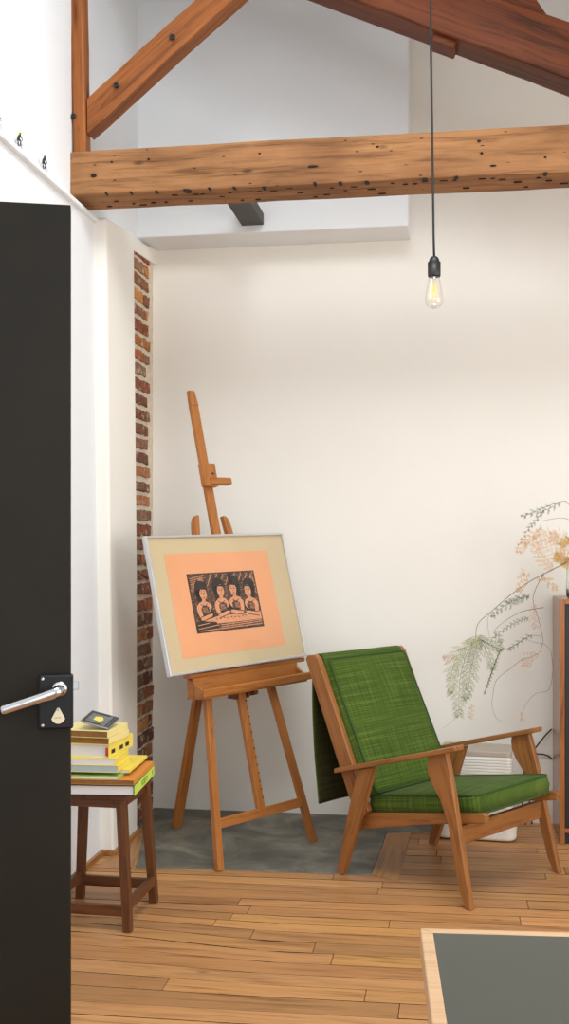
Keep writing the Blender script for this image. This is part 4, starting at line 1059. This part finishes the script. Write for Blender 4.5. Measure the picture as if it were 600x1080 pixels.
# ------------------------------------------------------------------ tiny cyclist figurines on the ledge
def cyclist(Y, label, top, extra=None):
    t = thing('cyclist_figurine', label, 'figurine', (-1.490, Y, ZL - 0.004), 0, 'cyclist figurines on the ledge')
    r = 0.0135
    for yy in (-0.017, 0.019):
        bm = BM()
        tube(bm, [(0, yy + r * math.cos(a), r + 0.001 + r * math.sin(a)) for a in [2 * PI * k / 20 for k in range(21)]], 0.0007, 5, caps=False)
        for k in range(4):
            a = PI * k / 4; tube(bm, [(0, yy + r * math.cos(a), r + .001 + r * math.sin(a)), (0, yy - r * math.cos(a), r + .001 - r * math.sin(a))], 0.0003, 4)
        obj('wheel', bm, 'wire', t)
    bm = BM(); rr = 0.0008
    P = dict(rw=(0, -0.017, r), fw=(0, 0.019, r), bb=(0, 0.0, r - .002), st=(0, -0.007, 0.030), hd=(0, 0.013, 0.031), hb=(0, 0.016, 0.036))
    for a, b in (('rw', 'bb'), ('rw', 'st'), ('bb', 'st'), ('st', 'hd'), ('bb', 'hd'), ('hd', 'fw'), ('hd', 'hb')): tube(bm, [P[a], P[b]], rr, 5)
    tube(bm, [(-0.006, 0.017, 0.036), (0.006, 0.017, 0.036)], rr, 5); obj('bicycle_frame', bm, 'wire', t)
    bm = BM()
    tube(bm, catmull([(0, -0.008, 0.032), (0, -0.005, 0.040), (0, 0.001, 0.047), (0, 0.005, 0.051), (0, 0.0065, 0.055), (0, 0.0075, 0.059), (0, 0.008, 0.062)], 3),
         [0.0046, 0.005, 0.0052, 0.0054, 0.0056, 0.0056, 0.0055, 0.0052, 0.0050, 0.0046, 0.004, 0.003, 0.0034, 0.0038, 0.0040, 0.0040, 0.0036, 0.003, 0.0015][:19], 8)
    for s in (-1, 1):
        tube(bm, [(s * 0.004, 0.003, 0.048), (s * 0.006, 0.010, 0.041), (s * 0.005, 0.0165, 0.037)], [0.0018, 0.0015, 0.0012], 6)
        tube(bm, [(s * 0.003, -0.007, 0.033), (s * 0.0045, 0.004, 0.028 + s * 0.002), (s * 0.004, -0.001, 0.014 + s * 0.003), (s * 0.004, 0.004, 0.011 + s * 0.003)], [0.0026, 0.0022, 0.0016, 0.0012], 6)
    obj('rider', bm, top, t)
    if extra == 'cape':
        bm = BM()
        g = [[bm.verts.new((x * 0.007, -0.001 + 0.0105 * k - 0.003 * abs(x), 0.053 + 0.006 * k + 0.003 * math.sin(k + x))) for x in (-1, 0, 1)] for k in range(4)]
        for a, b in zip(g, g[1:]):
            for j in range(2): bm.faces.new((a[j], a[j + 1], b[j + 1], b[j]))
        o = obj('cape', bm, 'yellow', t); sm = o.modifiers.new('t', 'SOLIDIFY'); sm.thickness = 0.0008
    return t
cyclist(3.405, 'tiny cyclist figurine on the ledge cut by the left frame edge', 'black')
cyclist(3.585, 'tiny cyclist figurine with a yellow cape, middle of the ledge', 'black', 'cape')
cyclist(3.815, 'tiny plain dark cyclist figurine on the ledge nearest the beam', 'black')

# ------------------------------------------------------------------ light
w = bpy.data.worlds.new('daylight'); S.world = w; w.use_nodes = True
bg = w.node_tree.nodes['Background']; bg.inputs[0].default_value = (0.92, 0.97, 1.0, 1); bg.inputs[1].default_value = 0.95
def area(name, loc, aim, sx, sy, power, col):
    l = bpy.data.lights.new(name, 'AREA'); l.shape = 'RECTANGLE'; l.size = sx; l.size_y = sy; l.energy = power; l.color = col
    o = bpy.data.objects.new(name, l); COL.objects.link(o); o.location = loc
    o.rotation_euler = (Vector(aim) - Vector(loc)).to_track_quat('-Z', 'Y').to_euler(); return o
area('window_daylight', (2.58, 2.2, 1.6), (-1.5, 3.6, 1.3), 2.3, 2.0, 54, (1.0, 0.98, 0.95))
area('rear_window_daylight', (0.9, -1.45, 2.0), (-0.4, 4.5, 1.4), 2.2, 1.8, 42, (0.97, 0.98, 1.0))
area('skylight_daylight', (0.1, 2.5, 4.1), (-0.4, 4.4, 2.2), 1.6, 1.2, 70, (0.92, 0.96, 1.0))

# ------------------------------------------------------------------ camera
cam = bpy.data.cameras.new('camera'); co = bpy.data.objects.new('camera', cam); COL.objects.link(co)
co.location = (0, 0, 1.331); co.rotation_euler = (R(90), 0, R(8.9))
cam.sensor_fit = 'VERTICAL'; cam.sensor_height = 36.0; cam.lens = 36.0 * 1150 / 1080
cam.shift_y = (574 - 540) / 1080.0; cam.clip_start = 0.05
S.camera = co
S.view_settings.view_transform = 'Standard'; S.view_settings.look = 'None'; S.view_settings.gamma = 1.0
S.view_settings.use_curve_mapping = False; S.view_settings.exposure = 0.10
